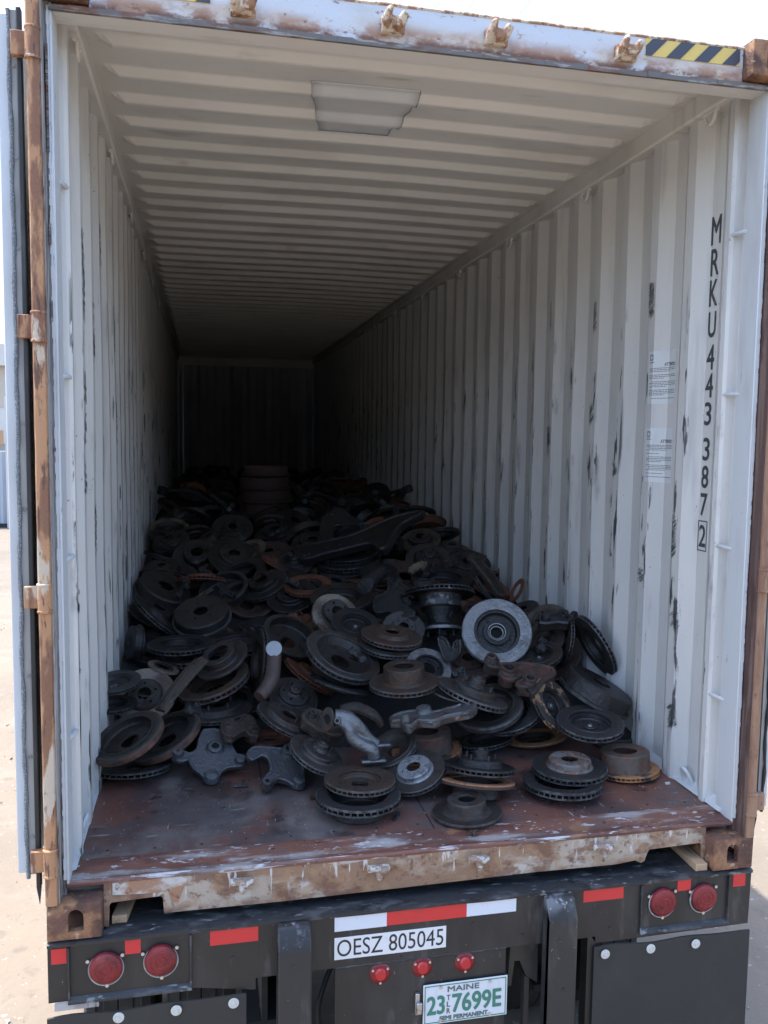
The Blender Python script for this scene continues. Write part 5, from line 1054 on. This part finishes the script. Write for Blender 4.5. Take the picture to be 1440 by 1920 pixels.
# ---------------------------------------------------------------- castings, arms and tubes among the rotors
def castpart(P,X,Y,th,outl,bosses,nm,cat,lb,mat):
    X=Vector(X);Y=Vector(Y);N=X.cross(Y).normalized()
    t=thing(nm,lb,cat,'castings and arms in the heap',P)
    t.rotation_mode='QUATERNION'; t.rotation_quaternion=Matrix((X,Y,N)).transposed().to_quaternion()
    # rounded, slightly domed slab
    bm=bmesh.new(); n=len(outl)
    pts=[]
    for i in range(n):   # smooth the outline
        a=Vector((*outl[i-1],0));b_=Vector((*outl[i],0));c=Vector((*outl[(i+1)%n],0)); d=Vector((*outl[(i+2)%n],0))
        for s in(0,.5):
            pts.append(.5*((2*b_)+(c-a)*s+(2*a-5*b_+4*c-d)*s*s+(3*b_-a-3*c+d)*s**3))
    c0=sum(pts,Vector())/len(pts)
    prism([(p.x,p.y) for p in pts],'z',-th,0,bm)
    b=obj('body',bm,mat,t,True)
    m=b.modifiers.new('remesh','REMESH'); m.mode='VOXEL'; m.voxel_size=.0036; m.use_smooth_shade=True
    m=b.modifiers.new('smooth','SMOOTH'); m.factor=.5; m.iterations=3
    # raised rib round the edge, like a forging
    bm=bmesh.new(); q=[p+(c0-p)*.06 for p in pts]; q.append(q[0]); tube(bm,[(p.x,p.y,-.004) for p in q],th*.26,7); obj('edge_rib',bm,mat,t,True)
    for x,y,r,h,hr in bosses:
        pr=[(0,-.01),(r*1.35,-.012),(r*1.3,0),(r,h*.5),(r,h),(r*.9,h+.002)]
        if hr: bm=lathe(bmesh.new(),[(hr,-.01),(r*1.35,-.012),(r*1.3,0),(r,h*.5),(r,h-.002),(r*.9,h),(hr,h)],28)
        else: bm=lathe(bmesh.new(),[(0,-.01),(r*1.3,-.012),(r*1.2,0),(r,h*.5),(r,h-.002),(r*.85,h),(0,h)],28,closed=False)
        o=obj('boss',bm,mat,t,True); o.location=(x,y,0)
        if hr:
            bm=cyl(bmesh.new(),(0,0,h*.35),(0,0,1),hr*1.02,.001,20); o2=obj('bore',bm,'hole',o,False)  # black disc paints the shade inside the bore
    return t
MT['bar']=MT['castdark']
for q in CAST:
    if q[0]=='P':
        _,nm,cat,lb,mat,P,X,Y,th,ol,bs=q; castpart(P,X,Y,th,ol,bs,nm,cat,lb,mat)
    else:
        _,nm,cat,lb,mat,pts,rs=q
        mm={'yellow':'lump','barbrown':'barbrown'}.get(mat,mat)
        if nm=='flat_link':
            t=thing(nm,lb,cat,None,pts[1]); o_=Vector(pts[1]); P,Rr=smoothpath([tuple(Vector(p)-o_) for p in pts],rs)
            bm=bmesh.new(); tube(bm,P,Rr,14,.38); obj('bar',bm,mm,t)
            bm=bmesh.new(); tube(bm,[p+Vector((.0,-.004,.012)) for p in P],[r*.25 for r in Rr],8); obj('rib',bm,mm,t)
        elif nm=='bent_bar':
            t=thing(nm,lb,cat,None,pts[2]); o_=Vector(pts[2]); P,Rr=smoothpath([tuple(Vector(p)-o_) for p in pts],rs)
            bm=bmesh.new(); tube(bm,P,Rr,20); obj('shaft',bm,mm,t)
            d=(Vector(P[0])-Vector(P[1])).normalized(); d=Vector((-.10,-.85,.5)).normalized()
            bm=cyl(bmesh.new(),Vector(P[0])-d*Rr[0]*.6+Vector((0,0,.004)),d,Rr[0]*1.0,Rr[0]*1.5,24); obj('end_stub',bm,mm,t); bm=cyl(bmesh.new(),Vector(P[0])+d*Rr[0]*1.0+Vector((0,0,.004)),d,Rr[0]*1.06,.004,24); obj('sawn_end',bm,'sawn',t)
        elif nm=='yellow_lump':
            bm=bmesh.new(); P,Rr=smoothpath(pts,rs)
            tube(bm,P,[r*random.uniform(.8,1.5) for r in Rr],9)
            for v in bm.verts: v.co+=Vector((noise.noise(v.co*60),noise.noise(v.co*60+Vector((3,0,0))),noise.noise(v.co*60+Vector((0,7,0)))))*.018
            o=obj('yellow_lump',bm,'lump'); o['label']=lb; o['category']=cat
        elif nm=='threaded_stub':
            t=thing(nm,lb,cat,None,pts[1]); o_=Vector(pts[1]); P,Rr=smoothpath([tuple(Vector(p)-o_) for p in pts],rs,9)
            bm=bmesh.new(); tube(bm,P,[r*(1.06 if k%2 else .94) for k,r in enumerate(Rr)],18); obj('shaft',bm,mm,t)
            bm=cyl(bmesh.new(),P[0],Vector(P[0])-Vector(P[1]),rs[0]*.45,.03,14); obj('pin',bm,mm,t)
        else:
            bm=bmesh.new(); P,Rr=smoothpath(pts,rs); tube(bm,P,Rr,12); o=obj(nm,bm,mm); o['label']=lb; o['category']=cat; o['group']='pipes at the back of the heap'
# silver exhaust manifold
F=Vector(MAN['flange']); mt=thing('exhaust_manifold','silver cast exhaust manifold with curved runners and a rusty round flange','manifold',None,MAN['flange'])
rel=lambda L:[tuple(Vector(p)-F) for p in L]
bm=bmesh.new(); s_=MAN['sc']
for key,r in(('t1',(12,13,11,11,9)),('t2',(11,11,11,12,12,13))):
    P,Rr=smoothpath(rel(MAN[key]),[s_*k*1.05 for k in r],6); tube(bm,P,Rr,16)
b=obj('runners',bm,'silverman',mt); m=b.modifiers.new('r','REMESH'); m.mode='VOXEL'; m.voxel_size=.004; m.use_smooth_shade=True; m=b.modifiers.new('s','SMOOTH'); m.factor=.6; m.iterations=4
P,Rr=smoothpath(rel(MAN['t3']),[s_*k for k in(10,15,15,10)],6); hs=thing('heat_shield','dull brown pressed steel shield behind the silver exhaust manifold','shield',None,MAN['flange'])
bm=bmesh.new(); tube(bm,[p+Vector((0,.02,-.004)) for p in P],Rr,10,.75); obj('shell',bm,'castbrown',hs)
ax=Vector((-.80,-.55,.10)).normalized()
def oval(c,ax,a,b_,th,holes,mat,nm,par,inner=.6,up=Vector((0,0,1))):
    q=Matrix((ax.cross(up).normalized(),up-ax*up.dot(ax),ax)); X=ax.cross(up).normalized(); Y=ax.cross(X).normalized()
    bm=bmesh.new(); o=[];i_=[]
    for k in range(28):
        t=2*math.pi*k/28; o.append((a*math.cos(t),b_*math.sin(t))); i_.append((inner*a*math.cos(t),inner*a*.95*math.sin(t)))
    R4=[]
    for z in(0,th):
        R4.append([bm.verts.new(c+X*p[0]+Y*p[1]+ax*z) for p in o]); R4.append([bm.verts.new(c+X*p[0]+Y*p[1]+ax*z) for p in i_])
    for k in range(28):
        j=(k+1)%28
        bm.faces.new((R4[0][k],R4[0][j],R4[1][j],R4[1][k])); bm.faces.new((R4[2][k],R4[3][k],R4[3][j],R4[2][j]))
        bm.faces.new((R4[0][k],R4[2][k],R4[2][j],R4[0][j])); bm.faces.new((R4[1][k],R4[1][j],R4[3][j],R4[3][k]))
    f=obj(nm,bm,mat,par)
    bm=cyl(bmesh.new(),c+ax*th*.3,ax,a*inner*1.02,.0012,24); obj('port',bm,'hole',f,False)  # port depth suggested by a disc painted black
    return f
oval(Vector((-.012,-.010,.0)),ax,.030,.046,.010,2,'edgeor','flange',mt,.66)
bm=cyl(bmesh.new(),(.022,-.035,-.0),(-.5,-.8,.2),.012,.014,18); o=obj('sensor_boss',bm,'silverman',mt); bm=cyl(bmesh.new(),Vector((.022,-.035,0))+Vector((-.5,-.8,.2)).normalized()*.0142,(-.5,-.8,.2),.007,.0006,14); obj('bore',bm,'hole',o,False)
for k,(key,rx) in enumerate((('foot1',.050),('foot2',.034))):
    c=Vector(MAN[key])-F; bm=bmesh.new(); box(bm,c.x-rx,c.x+rx,c.y-.022,c.y+.03,c.z-.010,c.z+.004); obj('foot_flange',bm,'silverman',mt,True,.006)
# scrap arms and brackets in the dark back, and grit on the floor
armd=[(-.85,4.6,.4),(.2,4.2,2.2),(.85,4.4,1.9),(-.2,5.6,.8),(.5,5.5,2.6),(-.8,6.2,1.5),(.72,3.6,1.3)]
proto=None
for k,(x,y,a) in enumerate(armd):
    z=heap(x,y)+.09
    if proto is None:
        t=thing('control_arm','dark forged arm '+where(x,y),'arm','forged arms at the back',(x,y,z))
        P,Rr=smoothpath([(-.24,0,0),(-.10,.03,.02),(.05,.02,.03),(.16,-.04,.0),(.25,-.03,-.02)],[.030,.022,.026,.022,.028]); bm=bmesh.new(); tube(bm,P,Rr,12,.7); obj('arm_bar',bm,'castdark',t)
        for e in((-.24,0,0),(.25,-.03,-.02)):
            bm=bmesh.new(); lathe(bm,[(.016,-.03),(.038,-.03),(.040,-.025),(.040,.025),(.038,.03),(.016,.03)],24); o=obj('bush_eye',bm,'castdark',t); o.location=e
        t.rotation_euler=(.3,.2,a); proto=t; kids=list(t.children)
    else:
        c=proto.copy(); COL.objects.link(c); c.location=(x,y,z); c.rotation_euler=(rng.uniform(-.4,.4),rng.uniform(-.35,.35),a); c['label']='dark forged arm '+where(x,y)
        for ch in kids:
            d=ch.copy(); COL.objects.link(d); d.parent=c
# small cast brackets lodged between the rotors
pb=None
for k in range(60):
    y=1.0+.05*k; x=rng.uniform(-1.0,1.0); z=heap(x,y)+rng.uniform(-.01,.03); e=(rng.uniform(-.9,.9),rng.uniform(-.9,.9),rng.uniform(0,6.3)); lb='small dark cast bracket '+where(x,y)
    if lb in USED: continue
    USED.add(lb)
    if pb is None:
        pb=thing('cast_bracket',lb,'bracket','small cast brackets in the heap',(x,y,z))
        bm=prism([(-.075,-.02),(-.05,-.035),(0,-.012),(.05,-.035),(.08,-.018),(.078,.016),(.03,.022),(.012,.06),(-.014,.06),(-.028,.022),(-.07,.02)],'z',-.012,.012); obj('plate',bm,'castdark',pb,True,.004)
        for ex,ey in((-.058,-.006),(.062,-.004),(0,.05)):
            bm=lathe(bmesh.new(),[(.008,-.02),(.018,-.02),(.019,-.015),(.019,.015),(.018,.02),(.008,.02)],20); o=obj('bolt_eye',bm,'castdark',pb); o.location=(ex,ey,0)
        pb.rotation_euler=e; pk=list(pb.children)
    else:
        c=pb.copy(); COL.objects.link(c); c.location=(x,y,z); c.rotation_euler=e; c['label']=lb; q_=rng.uniform(.7,1.3); c.scale=(q_,q_,q_)
        for ch in pk: d=ch.copy(); COL.objects.link(d); d.parent=c
# grit and flakes on the floor
bm=bmesh.new()
for k in range(420):
    x=rng.uniform(-1.1,1.12); y=rng.uniform(.18,1.0); 
    if rng.random()<.5: y=rng.uniform(.18,.55)
    s=rng.uniform(.0012,.0042); c=Vector((x,y,FL+s*.4)); vs=[bm.verts.new(c+Vector((rng.uniform(-1,1),rng.uniform(-1,1),rng.uniform(-.4,.8)))*s) for _ in range(5)]
    try: bmesh.ops.convex_hull(bm,input=vs)
    except Exception: pass
o=obj('floor_grit',bm,'channel',None,False); o['kind']='stuff'
bits=[(-.62,.66),(-.33,.50),(-.05,.30),(.30,.62),(.55,.30),(.44,.66),(.80,.44),(-.80,.66),(.09,.63),(.86,.72)]
for k,(x,y) in enumerate(bits):
    z=FL+.006
    if k%2==0:
        bm=cyl(bmesh.new(),(x,y,z),(math.cos(k*2.1),math.sin(k*2.1),0),.0055,.045,10); cyl(bm,(x,y,z+.002),(-math.cos(k*2.1),-math.sin(k*2.1),0),.010,.008,6); nm,lb,ct_='wheel_stud','loose steel stud lying on the floor','stud'
    else:
        bm=bmesh.new(); vs=[bm.verts.new((x+rng.uniform(-1,1)*.022,y+rng.uniform(-1,1)*.016,FL+.001+rng.random()*.010)) for _ in range(9)]; bmesh.ops.convex_hull(bm,input=vs); nm,lb,ct_='rust_flake','flat rust flake lying on the floor','flake'
    o=obj(nm,bm,('steeldark','brown')[k%2]); o['label']=lb+' '+('beside the first grey knuckle','left of the front stack','right of the front stack','behind the orange faced rotor','before the front right pair','behind the front right pair','beside the wall side rotor','in the left corner','below the silver faced rotor','under the big drum')[(0,1,2,3,4,5,6,7,8,9)[k]]; o['category']=ct_; o['group']='loose bits on the floor'
# pale chip by the right hand rotor, tangled shred on the sill
bm=BM((1.085,1.105,.375,.385,FL,FL+.010)); o=obj('paint_chip',bm,'jamb',None,True,.002); o['label']='small white chip on the floor beside the rotor at the right wall'; o['category']='chip'
bm=bmesh.new()
for k in range(9):
    a=rng.uniform(0,3.14); c=Vector((.178+rng.uniform(-.012,.014),.105+rng.uniform(-.010,.012),FL+.004)); d=Vector((math.cos(a),math.sin(a)*.6,0))*rng.uniform(.012,.026)
    tube(bm,[c-d,c+Vector((rng.uniform(-.004,.004),0,rng.uniform(.004,.014))),c+d],[.0012,.0042,.001],6,.6)
o=obj('rubber_shred',bm,'brown'); o['label']='small tangled brown shred lying on the front sill'; o['category']='debris'
bm=bmesh.new()
rs=random.Random(4)
for k in range(900):
    x=rs.uniform(-9,-1.6); y=rs.uniform(.5,14); s=rs.uniform(.006,.022); c=Vector((x,y,G+s*.3)); vs=[bm.verts.new(c+Vector((rs.uniform(-1,1),rs.uniform(-1,1),rs.uniform(-.5,.8)))*s) for _ in range(6)]
    bmesh.ops.convex_hull(bm,input=vs)
for k in range(300):
    x=rs.uniform(1.6,6); y=rs.uniform(.5,8); s=rs.uniform(.005,.018); c=Vector((x,y,G+s*.3)); vs=[bm.verts.new(c+Vector((rs.uniform(-1,1),rs.uniform(-1,1),rs.uniform(-.5,.8)))*s) for _ in range(6)]
    bmesh.ops.convex_hull(bm,input=vs)
MT['stone']=M('stones',(.24,.21,.175),[((.45,.42,.38),(9,9,9),.5,.65,3,.7)],rough=.9)
o=obj('gravel',bm,'stone',None,False); o['kind']='stuff'
